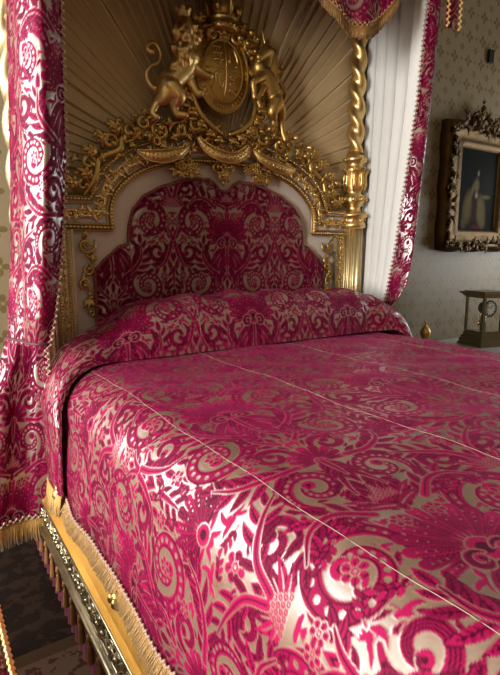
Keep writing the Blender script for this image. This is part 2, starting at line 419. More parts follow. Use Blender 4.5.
class MB:
    def __init__(s): s.V = []; s.F = []
    def add(s, V, F):
        b = len(s.V); s.V += [tuple(v) for v in V]; s.F += [tuple(i+b for i in f) for f in F]; return s
    def box(s, x0, x1, y0, y1, z0, z1):
        V = [(x, y, z) for x in (x0, x1) for y in (y0, y1) for z in (z0, z1)]
        return s.add(V, [(0,1,3,2),(4,6,7,5),(0,4,5,1),(2,3,7,6),(0,2,6,4),(1,5,7,3)])
    def ball(s, c, r, sc=(1, 1, 1), n=8, m=5):
        V = [(c[0], c[1], c[2]-r*sc[2])]; F = []
        for i in range(1, m):
            a = -PI/2+PI*i/m
            for j in range(n):
                t = 2*PI*j/n; V.append((c[0]+r*sc[0]*math.cos(a)*math.cos(t), c[1]+r*sc[1]*math.cos(a)*math.sin(t), c[2]+r*sc[2]*math.sin(a)))
        V.append((c[0], c[1], c[2]+r*sc[2])); L = len(V)-1
        for j in range(n):
            k = (j+1) % n; F.append((0, 1+k, 1+j)); F.append((L, L-n+j, L-n+k))
            for i in range(m-2): F.append((1+i*n+j, 1+i*n+k, 1+(i+1)*n+k, 1+(i+1)*n+j))
        return s.add(V, F)
    def tube(s, P, R, n=7, flat=1., up=(0, 1, 0), twist=None):
        """sweep along P; radius R[i]; section squashed by flat along 'up'"""
        P = [Vector(p) for p in P]; up = Vector(up); k = len(P)
        R = np.interp(np.linspace(0, 1, k), np.linspace(0, 1, len(R)), R) if hasattr(R, '__len__') else [R]*k
        V = []; F = []
        for i, p in enumerate(P):
            t = (P[min(i+1, k-1)]-P[max(i-1, 0)])
            t = t.normalized() if t.length > 1e-9 else Vector((0, 0, 1))
            b = t.cross(up)
            if b.length < 1e-3: b = t.cross(Vector((1, 0, .1)))
            b.normalize(); u = b.cross(t).normalized()
            for j in range(n):
                a = 2*PI*j/n; V.append(p+b*(math.cos(a)*R[i])+u*(math.sin(a)*R[i]*flat))
        for i in range(k-1):
            for j in range(n):
                q = (j+1) % n; F.append((i*n+j, i*n+q, (i+1)*n+q, (i+1)*n+j))
        F.append(tuple(range(n-1, -1, -1))); F.append(tuple((k-1)*n+j for j in range(n)))
        return s.add(V, F)
    def lathe(s, prof, c=(0, 0, 0), n=24, fn=None, sc=(1, 1)):
        V = []; F = []; k = len(prof)
        for r, z in prof:
            for j in range(n):
                t = 2*PI*j/n; q = r*(fn(t, z) if fn else 1); V.append((c[0]+q*math.cos(t)*sc[0], c[1]+q*math.sin(t)*sc[1], c[2]+z))
        for i in range(k-1):
            for j in range(n):
                q = (j+1) % n; F.append((i*n+j, i*n+q, (i+1)*n+q, (i+1)*n+j))
        F.append(tuple(range(n-1, -1, -1))); F.append(tuple((k-1)*n+j for j in range(n)))
        return s.add(V, F)
    def prism(s, pts, y0, y1):
        """outline in X-Z, thickness along Y"""
        n = len(pts); V = [(x, y0, z) for x, z in pts]+[(x, y1, z) for x, z in pts]
        return s.add(V, [tuple(range(n)), tuple(range(2*n-1, n-1, -1))]+[(i, (i+1) % n, n+(i+1) % n, n+i) for i in range(n)])
    def mirror(s):
        n = len(s.V); V = [(-x, y, z) for x, y, z in s.V]; F = [tuple(reversed(f)) for f in s.F]
        return s.add(V, F)
    def build(s, name, mat, parent=None, smooth=True):
        return mesh_obj(name, s.V, s.F, mat, parent, smooth)

def spl(P, n=8):
    P = [np.asarray(p, float) for p in P]; P = [2*P[0]-P[1]]+P+[2*P[-1]-P[-2]]; o = []
    for i in range(1, len(P)-2):
        a, b, c, d = P[i-1:i+3]
        for k in range(n):
            t = k/n; o.append(.5*(2*b+(c-a)*t+(2*a-5*b+4*c-d)*t*t+(3*b-a-3*c+d)*t**3))
    return [tuple(q) for q in o+[P[-2]]]
def resample(P, step):
    P = np.asarray(P, float); L = np.concatenate([[0], np.cumsum(np.linalg.norm(np.diff(P, axis=0), axis=1))])
    n = max(2, int(L[-1]/step)+1); q = np.linspace(0, L[-1], n)
    return [tuple(np.interp(q, L, P[:, i])[k] for i in range(P.shape[1])) for k in range(n)]

def grid_obj(name, P, mat, parent=None, U=None, V=None, relief=.0008, wrap=False):
    """P: (m,n,3) points -> one mesh; U,V in metres give the damask figure woven into the cloth"""
    m, n, _ = P.shape; P = P.copy()
    if U is not None:
        pile, vein = damask_at(U, V)
        if relief:
            a = np.gradient(P, axis=0); b = np.gradient(P, axis=1); nn = np.cross(a, b); nn /= np.maximum(np.linalg.norm(nn, axis=2, keepdims=True), 1e-9)
            P += nn*(relief*(pile-.45*vein))[..., None]
    me = bpy.data.meshes.new(name)
    me.vertices.add(m*n); me.vertices.foreach_set('co', P.reshape(-1).astype(np.float32))
    i, j = np.mgrid[0:m-1, 0:n-1]; q = np.stack([i*n+j, (i+1)*n+j, (i+1)*n+j+1, i*n+j+1], -1).reshape(-1)
    f = (m-1)*(n-1)
    me.loops.add(f*4); me.loops.foreach_set('vertex_index', q.astype(np.int32))
    me.polygons.add(f); me.polygons.foreach_set('loop_start', np.arange(0, f*4, 4, dtype=np.int32)); me.polygons.foreach_set('loop_total', np.full(f, 4, np.int32))
    me.polygons.foreach_set('use_smooth', np.ones(f, bool))
    me.update(calc_edges=True); me.materials.append(mat)
    if U is not None:
        for nm, A in (('pile', pile), ('vein', vein)):
            at = me.attributes.new(nm, 'FLOAT', 'POINT'); at.data.foreach_set('value', A.reshape(-1).astype(np.float32))
    return link(bpy.data.objects.new(name, me), parent)

def fringe_obj(name, path, L, mat, parent=None, out=(0, 0, 0), step=.004, w=.0026, lean=.12):
    """a row of hanging threads under a 3-D path"""
    mb = MB(); P = resample(path, step); o = Vector(out)
    for k, p in enumerate(P[:-1]):
        p = Vector(p); d = (Vector(P[k+1])-p).normalized(); up = Vector((0, 0, 1)); nrm = d.cross(up).normalized()
        ln = L*random.uniform(.9, 1.05); e = p+Vector((0, 0, -ln))+d*random.uniform(-lean, lean)*L*.4+nrm*random.uniform(-.004, .004)+o
        mid = (p+e)/2+nrm*random.uniform(-.002, .002)
        V = []
        for c, ww in ((p, w*.8), (mid, w), (e, w*.7)):
            V += [c-d*ww-nrm*ww*.3, c+d*ww-nrm*ww*.3, c+nrm*ww]
        F = []
        for r in range(2):
            for j in range(3): F.append((r*3+j, r*3+(j+1) % 3, r*3+3+(j+1) % 3, r*3+3+j))
        F.append((6, 7, 8)); F.append((2, 1, 0))
        mb.add(V, F)
    mb.tube([Vector(p)+Vector((0, 0, -.002)) for p in P[::3]]+[P[-1]], .005, n=5)
    return mb.build(name, mat, parent)
def braid_obj(name, path, mat, parent=None, step=.011, w=.008, r=.006, side=(1, 0, 0)):
    """looped braid: two interlocked rows of loops sewn along a path"""
    mb = MB(); P = resample(path, step); s = Vector(side)
    for k, p in enumerate(P):
        p = Vector(p)
        mb.ball(p+s*w*(.75 if k % 2 else -.75), r, (1, 1, 1), 6, 4)
        if k+1 < len(P): mb.tube([p+s*w*(.75 if k % 2 else -.75), Vector(P[k+1])+s*w*(-.75 if k % 2 else .75)], r*.5, n=4)
    return mb.build(name, mat, parent)

# ---- carving: everything in the X-Z plane standing proud of a depth y (towards -Y)
def c_scroll(mb, cx, cz, r0, r1, a0, a1, w0, w1, y=-.02, lift=.02, ball=1.5, flat=.9):
    n = int(max(14, abs(a1-a0)/13)); P = []; R = []
    for i in range(n+1):
        t = i/n; r = r0+(r1-r0)*t**.8; a = math.radians(a0+(a1-a0)*t)
        P.append((cx+r*math.cos(a), y-lift*t, cz+r*math.sin(a))); R.append(w0+(w1-w0)*t if t > .12 else (w0*(.45+.55*t/.12)))
    mb.tube(P, R, n=7, flat=flat)
    if ball: mb.ball(P[-1], w1*ball)
    return P
def c_leaf(mb, x, z, ang, L, w, bend=0, y=-.02, lift=.025, flat=.45, lobes=2):
    a = math.radians(ang); P = [(x, y, z)]; n = 9
    for i in range(n):
        t = (i+1)/n
        P.append((P[-1][0]+math.cos(a)*L/n, y-lift*math.sin(t*PI*.75), P[-1][2]+math.sin(a)*L/n)); a += math.radians(bend)/n
    mb.tube(P, [w*.5, w*.95, w, w*.8, w*.55, w*.15], n=6, flat=flat)
    for k in range(lobes):
        i = 2+int(k*5/max(1, lobes)); d = math.degrees(math.atan2(P[i+1][2]-P[i][2], P[i+1][0]-P[i][0]))
        for sd in (1, -1):
            c_leaf(mb, P[i][0], P[i][2], d+sd*42, L*(.42-.06*k), w*.6, sd*35, P[i][1]+.004, lift*.5, flat, 0)
def c_flower(mb, x, z, r, y=-.03, n=6):
    for j in range(n):
        a = 2*PI*j/n; mb.ball((x+math.cos(a)*r*.6, y, z+math.sin(a)*r*.6), r*.42, (1, .7, 1), 6, 4)
    mb.ball((x, y-r*.3, z), r*.32, (1, 1, 1), 6, 4)
def beads(mb, path, r, step, y=0):
    for p in resample(path, step): mb.ball((p[0], p[1]+y, p[2]), r, (1, 1, 1), 6, 4)
def molding(mb, path, prof):
    """sweep tubes of several radii side by side: prof = (offset in plane, depth, radius)"""
    P = np.asarray(path, float); T = np.gradient(P, axis=0); T /= np.linalg.norm(T, axis=1, keepdims=True)
    for off, dep, r in prof:
        Q = [(p[0]-t[2]*off, p[1]+dep, p[2]+t[0]*off) for p, t in zip(P, T)]
        mb.tube(Q, r, n=7)
# ================================================================== THE ROOM
WY = .30                                                  # plane of the wall behind the bed
def struct(name, mb, mat, smooth=False): return tag(mb.build(name, mat, None, smooth), kind='structure')
XL, XR, YB, ZC = -6.0, 4.7, -6.2, 4.4
struct('floor', MB().box(XL, XR, YB, WY, -.06, 0), M['floor'])
struct('ceiling', MB().box(XL, XR, YB, WY, ZC, ZC+.1), M['plaster'])
HX0, HX1, HZ0, HZ1 = -3.5, -2.05, .9, 3.3               # added unseen window, put here for white highlights on the satin edge
mb = MB(); mb.box(XL, HX0, WY, WY+.15, 0, ZC); mb.box(HX0, HX1, WY, WY+.15, 0, HZ0); mb.box(HX0, HX1, WY, WY+.15, HZ1, ZC); mb.box(HX1, XR, WY, WY+.15, 0, ZC)
struct('wall_back', mb, M['wall'])
mb = MB()
for x0, x1, z0, z1 in ((HX0, HX0+.06, HZ0, HZ1), (HX1-.06, HX1, HZ0, HZ1), (HX0, HX1, HZ0, HZ0+.06), (HX0, HX1, HZ1-.06, HZ1), ((HX0+HX1)/2-.02, (HX0+HX1)/2+.02, HZ0, HZ1), (HX0, HX1, 1.7, 1.73), (HX0, HX1, 2.5, 2.53)): mb.box(x0, x1, WY+.05, WY+.10, z0, z1)
struct('added_window_4', mb, M['white_paint'])
struct('wall_front', MB().box(XL, XR, YB-.15, YB, 0, ZC), M['wall'])
def side_wall(name, x0, x1, wins):
    mb = MB(); y = YB
    for a, b, z0, z1 in sorted(wins):
        mb.box(x0, x1, y, a, 0, ZC); mb.box(x0, x1, a, b, 0, z0); mb.box(x0, x1, a, b, z1, ZC); y = b
    mb.box(x0, x1, y, WY, 0, ZC); struct(name, mb, M['wall'])
WL = [(-3.7, -2.3, .8, 3.3), (-1.8, -.3, .8, 3.3)]; WR = [(-1.7, -.3, 1.0, 2.7)]
side_wall('wall_left', XL-.15, XL, WL); side_wall('wall_right', XR, XR+.15, WR)
def window(name, x, w):
    a, b, z0, z1 = w; mb = MB(); t = .06
    mb.box(x-.04, x+.04, a, a+t, z0, z1); mb.box(x-.04, x+.04, b-t, b, z0, z1); mb.box(x-.04, x+.04, a+t, b-t, z0, z0+t); mb.box(x-.04, x+.04, a+t, b-t, z1-t, z1)
    mb.box(x-.02, x+.02, (a+b)/2-.02, (a+b)/2+.02, z0+t, z1-t)
    for k in (1, 2): mb.box(x-.018, x+.018, a+t, b-t, z0+(z1-z0)*k/3-.015, z0+(z1-z0)*k/3+.015)
    struct(name, mb, M['white_paint'])
window('window_1', XL-.07, WL[0]); window('window_2', XL-.07, WL[1]); window('window_3', XR+.07, WR[0])
mb = MB(); mb.box(XL, XR, WY-.02, WY, 0, .16); struct('baseboard_back', mb, M['white_paint'])
rug = MB().box(-3.0, 1.5, -5.2, .26, 0, .012).build('rug', M['rug'], None, False)
tag(rug, 'dark brown patterned rug with a plain border stripe on the floor beside the bed', 'rug')

# ================================================================== THE BED
bed = thing('state_bed', 'gilded state bed with carved armorial headboard, twisted columns and half canopy', 'bed', (0, -1.2, 0))
# hidden support and canopy
MB().box(-1.0, 1.0, -2.38, -.06, .42, .94).build('mattress', M['linen'], bed, False)
mb = MB().box(-1.2, 1.2, -.62, .27, 3.28, 3.42); mb.box(-1.26, 1.26, -.68, .27, 3.42, 3.5)
canopy = mb.build('canopy', M['gold'], bed, False)

# ---- headboard
def mir(P): return [(x, z) for x, z in P]+[(-x, z) for x, z in P[::-1] if abs(x) > 1e-6]
arch_out = spl([(-.773, 1.757), (-.756, 1.80), (-.71, 1.884), (-.632, 1.963), (-.514, 2.030), (-.36, 2.085), (-.18, 2.12), (0, 2.13)], 6)
arch_in = spl([(-.664, 1.622), (-.672, 1.68), (-.662, 1.746), (-.629, 1.81), (-.56, 1.876), (-.458, 1.934), (-.33, 1.972), (-.16, 1.995), (0, 2.0)], 6)
out_path = [(-1.10, 1.755), (-.95, 1.755), (-.85, 1.755)]+arch_out; in_path = [(-.95, 1.622), (-.85, 1.622), (-.75, 1.622)]+arch_in
board = mir([(-.96, .3), (-.96, 1.75)]+arch_out)
back = MB().prism(board, .005, .045).build('headboard_board', M['cream'], bed, False)
# frieze between the inner and the outer mouldings
def strip(a, b, y, n=90):
    A = np.array(resample(a, .004)); B = np.array(resample(b, .004)); V = []; F = []
    ia = np.linspace(0, len(A)-1, n).astype(int); ib = np.linspace(0, len(B)-1, n).astype(int)
    for p, q in zip(A[ia], B[ib]): V += [(p[0], y, p[1]), (q[0], y, q[1])]
    for k in range(n-1): F.append((2*k, 2*k+1, 2*k+3, 2*k+2))
    return V, F, A[ia], B[ib]
V, F, SA, SB = strip(out_path, in_path, -.016)
mb = MB().add(V, F); mb.mirror(); mb.V[0] = mb.V[0]
frame = mb.build('headboard_frame', M['cream'], bed)
to3 = lambda P, y=0: [(x, y, z) for x, z in P]
def both(P): return [P, [(-x, y, z) for x, y, z in P]]
mb = MB()
for P in both(to3(resample(out_path, .012), -.02)):
    bd = MB(); s = 1 if P[0][0] < 0 else -1
    molding(mb, P, [(0, -.008, .0075), (-s*.020, -.002, .005), (s*.011, -.002, .0045)]); beads(bd, [(p[0], p[1]-.018, p[2]) for p in P], .0078, .0168); bd.build('bead_row', M['bright_gold'], frame)
for P in both(to3(resample(in_path, .012), -.02)):
    bd = MB(); s = 1 if P[0][0] < 0 else -1
    molding(mb, P, [(0, -.002, .0075), (s*.016, -.002, .006), (-s*.013, .004, .006)]); beads(bd, [(p[0], p[1]-.012, p[2]) for p in P], .0085, .0185); bd.build('bead_row', M['bright_gold'], frame)
mb.build('moulding', M['gold'], frame)
# carved running scroll on the frieze
mb = MB(); C = (SA+SB)/2; L = np.concatenate([[0], np.cumsum(np.linalg.norm(np.diff(C, axis=0), axis=1))])
q = .06
while q < L[-1]:
    x, z = np.interp(q, L, C[:, 0]), np.interp(q, L, C[:, 1]); e = min(q+.02, L[-1]); dx, dz = np.interp(e, L, C[:, 0])-x, np.interp(e, L, C[:, 1])-z
    a = math.degrees(math.atan2(dz, dx)); k = int(q/.066)
    sg = 1 if k % 2 else -1
    c_flower(mb, x, z, .020, -.032)
    c_scroll(mb, x+.034*math.cos(math.radians(a)), z+.034*math.sin(math.radians(a)), .024, .008, a+180, a+180+sg*400, .0065, .006, -.022, .012)
    for b in (40, -40, 140, 220): c_leaf(mb, x, z, a+b, .05, .010, -60*sg, -.024, .014, .6, 1)
    q += .066
mb.mirror(); mb.build('carved_frieze', M['bright_gold'], frame)

# pilaster strips: bead columns at the edge, hanging candelabra scrolls on the cream
for s in (-1, 1):
    mb = MB()
    for x0, x1 in ((.952, .965), (.862, .872)): mb.box(min(s*x0, s*x1), max(s*x0, s*x1), -.03, .004, .35, 1.61)
    mb.box(min(s*.872, s*.952), max(s*.872, s*.952), -.014, .004, .35, 1.61)
    p = mb.build('pilaster', M['silver_gold'], bed, False)
    mb = MB()
    for x in (.888, .936):
        for k in range(38): mb.ball((s*x, -.018, 1.0+k*.016), .0085, (1, .8, 1), 6, 4)
    for k in range(9): c_flower(mb, s*.912, 1.03+k*.067, .016, -.02, 5); c_leaf(mb, s*.912, 1.045+k*.067, 90, .034, .008, 0, -.018, .006, .5, 0)
    mb.build('bead_row', M['bright_gold'], p)
    mb = MB(); X = s*.80
    c_scroll(mb, X, 1.535, .052, .014, 90+s*60, 90+s*430, .010, .008, -.012, .02)
    c_leaf(mb, X+s*.01, 1.56, 90-s*10, .05, .013, s*50); c_leaf(mb, X-s*.02, 1.50, -90-s*30, .06, .012, s*70); c_flower(mb, X, 1.535, .02, -.03)
    c_scroll(mb, X-s*.012, 1.41, .030, .010, 90, 90-s*400, .008, .006, -.012, .015)
    c_scroll(mb, X+s*.012, 1.345, .032, .010, -90, -90+s*400, .008, .006, -.012, .015)
    mb.tube(to3(spl([(X, 1.49), (X-s*.03, 1.44), (X+s*.02, 1.38), (X-s*.01, 1.31), (X, 1.24)]), -.014), [.008, .009, .007], n=6)
    for k in range(7): mb.ball((X+s*random.uniform(-.02, .02), -.02, 1.29-k*.018), .012, (1, .8, 1), 6, 4)
    for a in (-60, -90, -120): c_leaf(mb, X, 1.27, a, .06, .012, 0, -.012, .015, .5, 1)
    mb.build('scroll_drop', M['gold'], bed)

# ---- upholstered panel
TOP = [(0, 1.838), (.03, 1.845), (.06, 1.878), (.10, 1.900), (.18, 1.898), (.269, 1.880), (.388, 1.842), (.491, 1.785), (.548, 1.718), (.572, 1.64), (.580, 1.545), (.592, 1.537), (.631, 1.526), (.67, 1.492), (.715, 1.455), (.735, 1.43), (.752, 1.415), (.762, 1.40)]
tx, tz = np.array(TOP).T
nx, nz = 390, 190
xs = np.linspace(-.762, .762, nx); top = np.interp(np.abs(xs), tx, tz)
tt = np.linspace(0, 1, nz); X = np.repeat(xs[:, None], nz, 1); Z = .98+(top[:, None]-.98)*tt[None]
edge = np.minimum((top[:, None]-Z), .762-np.abs(X)); step_d = np.where(Z > 1.54, .578-np.abs(X), 9); edge = np.clip(np.minimum(edge, step_d), 0, .06)/.06
Y = -.008-.036*np.sqrt(1-(1-edge)**2)
panel = grid_obj('headboard_panel', np.stack([X, Y, Z], -1), M['damask'], bed, X, Z-1.47+.3655, .0006)
outl = [(x, -.012, z) for x, z in zip(tx, tz)]+[(.764, -.012, 1.0)]
full = [(-x, y, z) for x, y, z in outl[::-1]]+outl[1:]
mb = MB(); mb.tube(resample(full, .008), .0085, n=6); 
for k, p in enumerate(resample(full, .016)): mb.ball((p[0], p[1]-.006, p[2]), .0105, (1, .9, 1), 6, 4)
mb.build('gimp_braid', M['gimp'], panel)

# ---- columns
def column(s):
    x, y = s*1.02, -.02
    mb = MB(); mb.lathe([(.06, .9), (.06, 1.655)], (x, y, 0), 144, lambda t, z: .92+.26*abs(math.cos(t*6+.3)))
    mb.lathe([(.078, .86), (.08, .88), (.066, .905)], (x, y, 0), 32)
    col = mb.build('column', M['pale_gold'], bed)
    MB().box(x-.085, x+.085, y-.08, .05, 0, .87).build('pedestal', M['gold'], col, False)
    mb = MB()
    mb.lathe([(.066, 1.655), (.085, 1.665), (.085, 1.69), (.075, 1.70), (.075, 1.725), (.094, 1.735), (.098, 1.755), (.07, 1.76), (.05, 1.775), (.046, 1.80), (.06, 1.815), (.075, 1.84), (.072, 1.87), (.05, 1.89), (.055, 1.905), (.062, 1.93), (.058, 1.99), (.066, 2.03), (.078, 2.05), (.06, 2.06), (.055, 2.08), (.078, 2.095), (.085, 2.115), (.06, 2.13), (.05, 2.16)], (x, y, 0), 28)
    for k in range(8):
        a = 2*PI*k/8; cx, cy = math.cos(a), math.sin(a)
        mb.tube([(x+cx*.058, y+cy*.058, 1.90), (x+cx*.07, y+cy*.07, 1.95), (x+cx*.066, y+cy*.066, 2.0), (x+cx*.09, y+cy*.09, 2.05), (x+cx*.098, y+cy*.098, 2.035)], [.010, .016, .014, .012, .006], n=6)
        mb.ball((x+cx*.078, y+cy*.078, 1.85), .018, (1, 1, 1.1), 6, 4); mb.ball((x+cx*.08, y+cy*.08, 1.712), .010, (1, 1, 1), 6, 4)
        mb.ball((x+cx*.085, y+cy*.085, 2.105), .009, (1, 1, 1), 6, 4)
    mb.build('vase_capital', M['bright_gold'], col)
    P = []; n = 40; k = 130; V = []; F = []
    for i in range(k):
        z = 2.15+i*(3.28-2.15)/(k-1)
        for j in range(n):
            t = 2*PI*j/n; r = .048*(1+.24*math.cos(2*(t+s*z*21))); V.append((x+r*math.cos(t), y+r*math.sin(t), z))
    for i in range(k-1):
        for j in range(n): F.append((i*n+j, i*n+(j+1) % n, (i+1)*n+(j+1) % n, (i+1)*n+j))
    MB().add(V, F).build('twisted_shaft', M['bright_gold'], col)
    # slimmer carved outer post standing behind the curtain
    V = []; F = []; n = 20; k = 150; x2, y2 = s*1.07, .13
    for i in range(k):
        z = .2+i*(3.28-.2)/(k-1)
        for j in range(n):
            t = 2*PI*j/n; r = .04*(1+.26*math.cos(2*(t+s*z*15))); V.append((x2+r*math.cos(t), y2+r*math.sin(t), z))
    for i in range(k-1):
        for j in range(n): F.append((i*n+j, i*n+(j+1) % n, (i+1)*n+(j+1) % n, (i+1)*n+j))
    mb = MB().add(V, F); mb.box(x2-.06, x2+.06, y2-.06, y2+.06, 0, .22); mb.build('outer_post', M['pale_gold'], bed)
for s in (-1, 1): column(s)
for s in (-1, 1):
    mb = MB(); mb.box(min(s*.955, s*1.12), max(s*.955, s*1.12), -.035, .05, 1.61, 1.66); mb.box(min(s*.955, s*1.12), max(s*.955, s*1.12), -.03, .05, 1.66, 1.745)
    mb.build('entablature', M['silver_gold'], bed, False)

# ================================================================== ROYAL CREST
CX = -.03; CY = -.05
def px(u, v, y): return (u, y, v)
mb = MB()
# oval cartouche
K = Vector((CX, CY, 2.465)); hw, hh = .165, .215
def oval(r, n=48): return [(K.x+hw*r*math.cos(2*PI*j/n), K.z+hh*r*math.sin(2*PI*j/n)) for j in range(n)]
rings = [(1.02, .03), (1.03, -.01), (1.0, -.022), (.97, -.012), (.95, -.012), (.76, -.02), (.74, -.032), (.71, -.024), (.69, -.024), (.4, -.045), (.15, -.052)]
V = []; F = []; n = 48
for r, d in rings: V += [(p[0], CY+d, p[1]) for p in oval(r)]
for i in range(len(rings)-1):
    for j in range(n): F.append((i*n+j, i*n+(j+1) % n, (i+1)*n+(j+1) % n, (i+1)*n+j))
F.append(tuple((len(rings)-1)*n+j for j in range(n)))
crest = MB().add(V, F).build('armorial_crest', M['gold'], bed)
mb = MB()
def dome(x, z):
    r = math.hypot((x-K.x)/hw, (z-K.z)/hh); return CY+np.interp(r, [.15, .4, .69], [-.052, -.045, -.024])
# quarterings with small charges, and raised strokes along the strap
mb.tube([(K.x, dome(K.x, K.z+q)-.002, K.z+q) for q in np.linspace(-.145, .145, 9)], .004, n=5); mb.tube([(K.x+q, dome(K.x+q, K.z)-.002, K.z) for q in np.linspace(-.11, .11, 9)], .004, n=5)
for sx, sz in ((-1, 1), (1, -1)):
    for k in range(3):
        zz = K.z+sz*.07+(k-1)*.034; xx = K.x+sx*.048
        P = [(xx-.028, zz), (xx-.01, zz+.008), (xx+.012, zz+.004), (xx+.03, zz+.012)]
        mb.tube([(a, dome(a, b)-.003, b) for a, b in P], [.004, .007, .006, .003], n=5)
        for q in (-.02, -.005, .012): mb.tube([(xx+q, dome(xx+q, zz)-.003, zz), (xx+q+.004, dome(xx+q, zz-.014)-.003, zz-.014)], .003, n=4)
xx, zz = K.x+.05, K.z+.065
P = [(xx-.03, zz-.03), (xx-.02, zz+.03), (xx+.01, zz+.045), (xx+.032, zz-.02), (xx+.01, zz-.045)]
mb.tube([(a, dome(a, b)-.003, b) for a, b in spl(P, 5)], [.005, .007, .004], n=5)
xx, zz = K.x-.05, K.z-.065
P = spl([(xx-.028, zz-.03), (xx-.01, zz), (xx-.015, zz+.035), (xx+.012, zz+.045), (xx+.005, zz+.01), (xx+.026, zz-.03), (xx+.034, zz+.01)], 5)
mb.tube([(a, dome(a, b)-.003, b) for a, b in P], [.004, .008, .007, .006, .004], n=5)
for k in range(44):
    a = 2*PI*k/44
    if k % 6 == 5: continue
    c, s_ = math.cos(a), math.sin(a)
    mb.tube([(K.x+hw*.81*c, CY-.021, K.z+hh*.81*s_), (K.x+hw*.89*c, CY-.019, K.z+hh*.89*s_)], .0035, n=4)
mb.build('shield_relief', M['bright_gold'], crest)
# strapwork around the cartouche
mb = MB()
for s in (-1, 1):
    x = lambda d: K.x+s*d
    mb.tube(spl([(x(.20), CY, 2.46), (x(.205), CY-.03, 2.36), (x(.17), CY-.045, 2.24), (x(.09), CY-.05, 2.165), (x(.02), CY-.04, 2.135)], 6), [.008, .012, .015, .015, .010], n=8, flat=.8)
    for dx, zz, r, a0 in ((.185, 2.245, .036, 60), (.135, 2.19, .034, 30), (.08, 2.15, .032, 0), (.03, 2.125, .024, 0), (.215, 2.315, .03, 80)):
        b0 = a0 if s > 0 else 180-a0; c_scroll(mb, x(dx+.02), zz-.015, r, r*.28, b0, b0+s*420, r*.27, r*.22, CY-.02, .03); c_leaf(mb, x(dx-.01), zz, 90-s*150, .075, .016, s*80, CY-.03, .03, .5, 1)
    for q, (dx, zz) in enumerate(((.20, 2.33), (.185, 2.27), (.15, 2.215), (.10, 2.175), (.21, 2.42))): c_leaf(mb, x(dx), zz, 90-s*(120+8*q), .085, .018, s*70, CY-.01, .03, .5, 1)
    c_scroll(mb, x(.20), 2.50, .055, .014, -90, -90+s*420, .016, .012, CY+.01, .03)
    c_scroll(mb, x(.155), 2.62, .05, .012, 180 if s > 0 else 0, (180 if s > 0 else 0)-s*430, .017, .013, CY, .03)
    c_scroll(mb, x(.085), 2.635, .045, .012, 0 if s > 0 else 180, (0 if s > 0 else 180)+s*400, .018, .013, CY-.01, .03)
    for a, L in ((40, .13), (75, .10), (10, .12)): c_leaf(mb, x(.12), 2.60, 90-s*(90-a), L, .024, -s*60, CY, .03, .5, 1)
    mb.ball((x(.175), CY-.03, 2.69), .02); mb.ball((x(.20), CY-.03, 2.60), .016)
    c_leaf(mb, x(.03), 2.60, 90+s*30, .1, .022, s*60, CY-.01)
for s in (-1, 1):
    for dx, zz, a, L in ((.19, 2.55, 60, .11), (.215, 2.47, 20, .10), (.22, 2.40, -10, .09), (.205, 2.30, -30, .10), (.17, 2.23, -50, .10), (.13, 2.66, 80, .10), (.19, 2.63, 45, .09), (.235, 2.53, 70, .07)):
        c_leaf(mb, K.x+s*dx, zz, a if s > 0 else 180-a, L, .02, s*70*(1 if zz > 2.4 else -1), CY+.015, .035, .5, 2)
    for dx, zz, r in ((.225, 2.36, .03), (.19, 2.20, .035), (.235, 2.46, .028)):
        c_scroll(mb, K.x+s*dx, zz, r, r*.28, 90, 90-s*400, r*.26, r*.2, CY+.02, .03)
mb.build('mantling', M['gold'], crest)
# crown
mb = MB(); c0 = (K.x+.005, CY-.005, 0)
mb.lathe([(.07, 2.66), (.082, 2.665), (.084, 2.69), (.078, 2.695), (.08, 2.715), (.086, 2.725), (.07, 2.73)], c0, 24)
mb.lathe([(.055, 2.72), (.07, 2.76), (.074, 2.80), (.05, 2.84), (.02, 2.845)], c0, 20)
for k in range(8):
    a = 2*PI*k/8; c, s_ = math.cos(a), math.sin(a)
    if k % 2 == 0: mb.tube([(c0[0]+c*.084, c0[1]+s_*.084, 2.72), (c0[0]+c*.1, c0[1]+s_*.1, 2.79), (c0[0]+c*.08, c0[1]+s_*.08, 2.845), (c0[0]+c*.03, c0[1]+s_*.03, 2.85), (c0[0], c0[1], 2.84)], .011, n=6)
    else:
        mb.ball((c0[0]+c*.088, c0[1]+s_*.088, 2.76), .02, (1, 1, 1.3), 6, 4)
for k in range(20): a = 2*PI*k/20; mb.ball((c0[0]+math.cos(a)*.085, c0[1]+math.sin(a)*.085, 2.678), .008, (1, 1, 1), 5, 4)
mb.ball((c0[0], c0[1], 2.87), .022); mb.box(c0[0]-.006, c0[0]+.006, c0[1]-.006, c0[1]+.006, 2.885, 2.94); mb.box(c0[0]-.022, c0[0]+.022, c0[1]-.006, c0[1]+.006, 2.908, 2.92)
mb.build('crown', M['gold'], crest)

# supporters: one continuous carved body each
def fuse(name, mb, mat, parent, vox=.0042):
    me = bpy.data.meshes.new(name); me.from_pydata(mb.V, [], mb.F); me.update()
    bm = bmesh.new(); bm.from_mesh(me); bmesh.ops.recalc_face_normals(bm, faces=bm.faces); bm.to_mesh(me); bm.free()
    o = bpy.data.objects.new(name, me); COL.objects.link(o)
    r = o.modifiers.new('r', 'REMESH'); r.mode = 'VOXEL'; r.voxel_size = vox
    sm = o.modifiers.new('s', 'SMOOTH'); sm.factor = .5; sm.iterations = 5
    dg = bpy.context.evaluated_depsgraph_get(); new = bpy.data.meshes.new_from_object(o.evaluated_get(dg))
    o.modifiers.clear(); o.data = new; new.name = name; new.materials.clear(); new.materials.append(mat)
    new.polygons.foreach_set('use_smooth', [True]*len(new.polygons)); bpy.data.meshes.remove(me)
    COL.objects.unlink(o); return link(o, parent)
y = CY-.02
def T(P, R, mb, flat=1., k=6):
    mb.tube(spl(P, k+4), R, n=24, flat=flat); mb.ball(P[0], R[0]*1.0, (1, 1, 1), 20, 14); mb.ball(P[-1], R[-1]*1.0, (1, 1, 1), 20, 14)
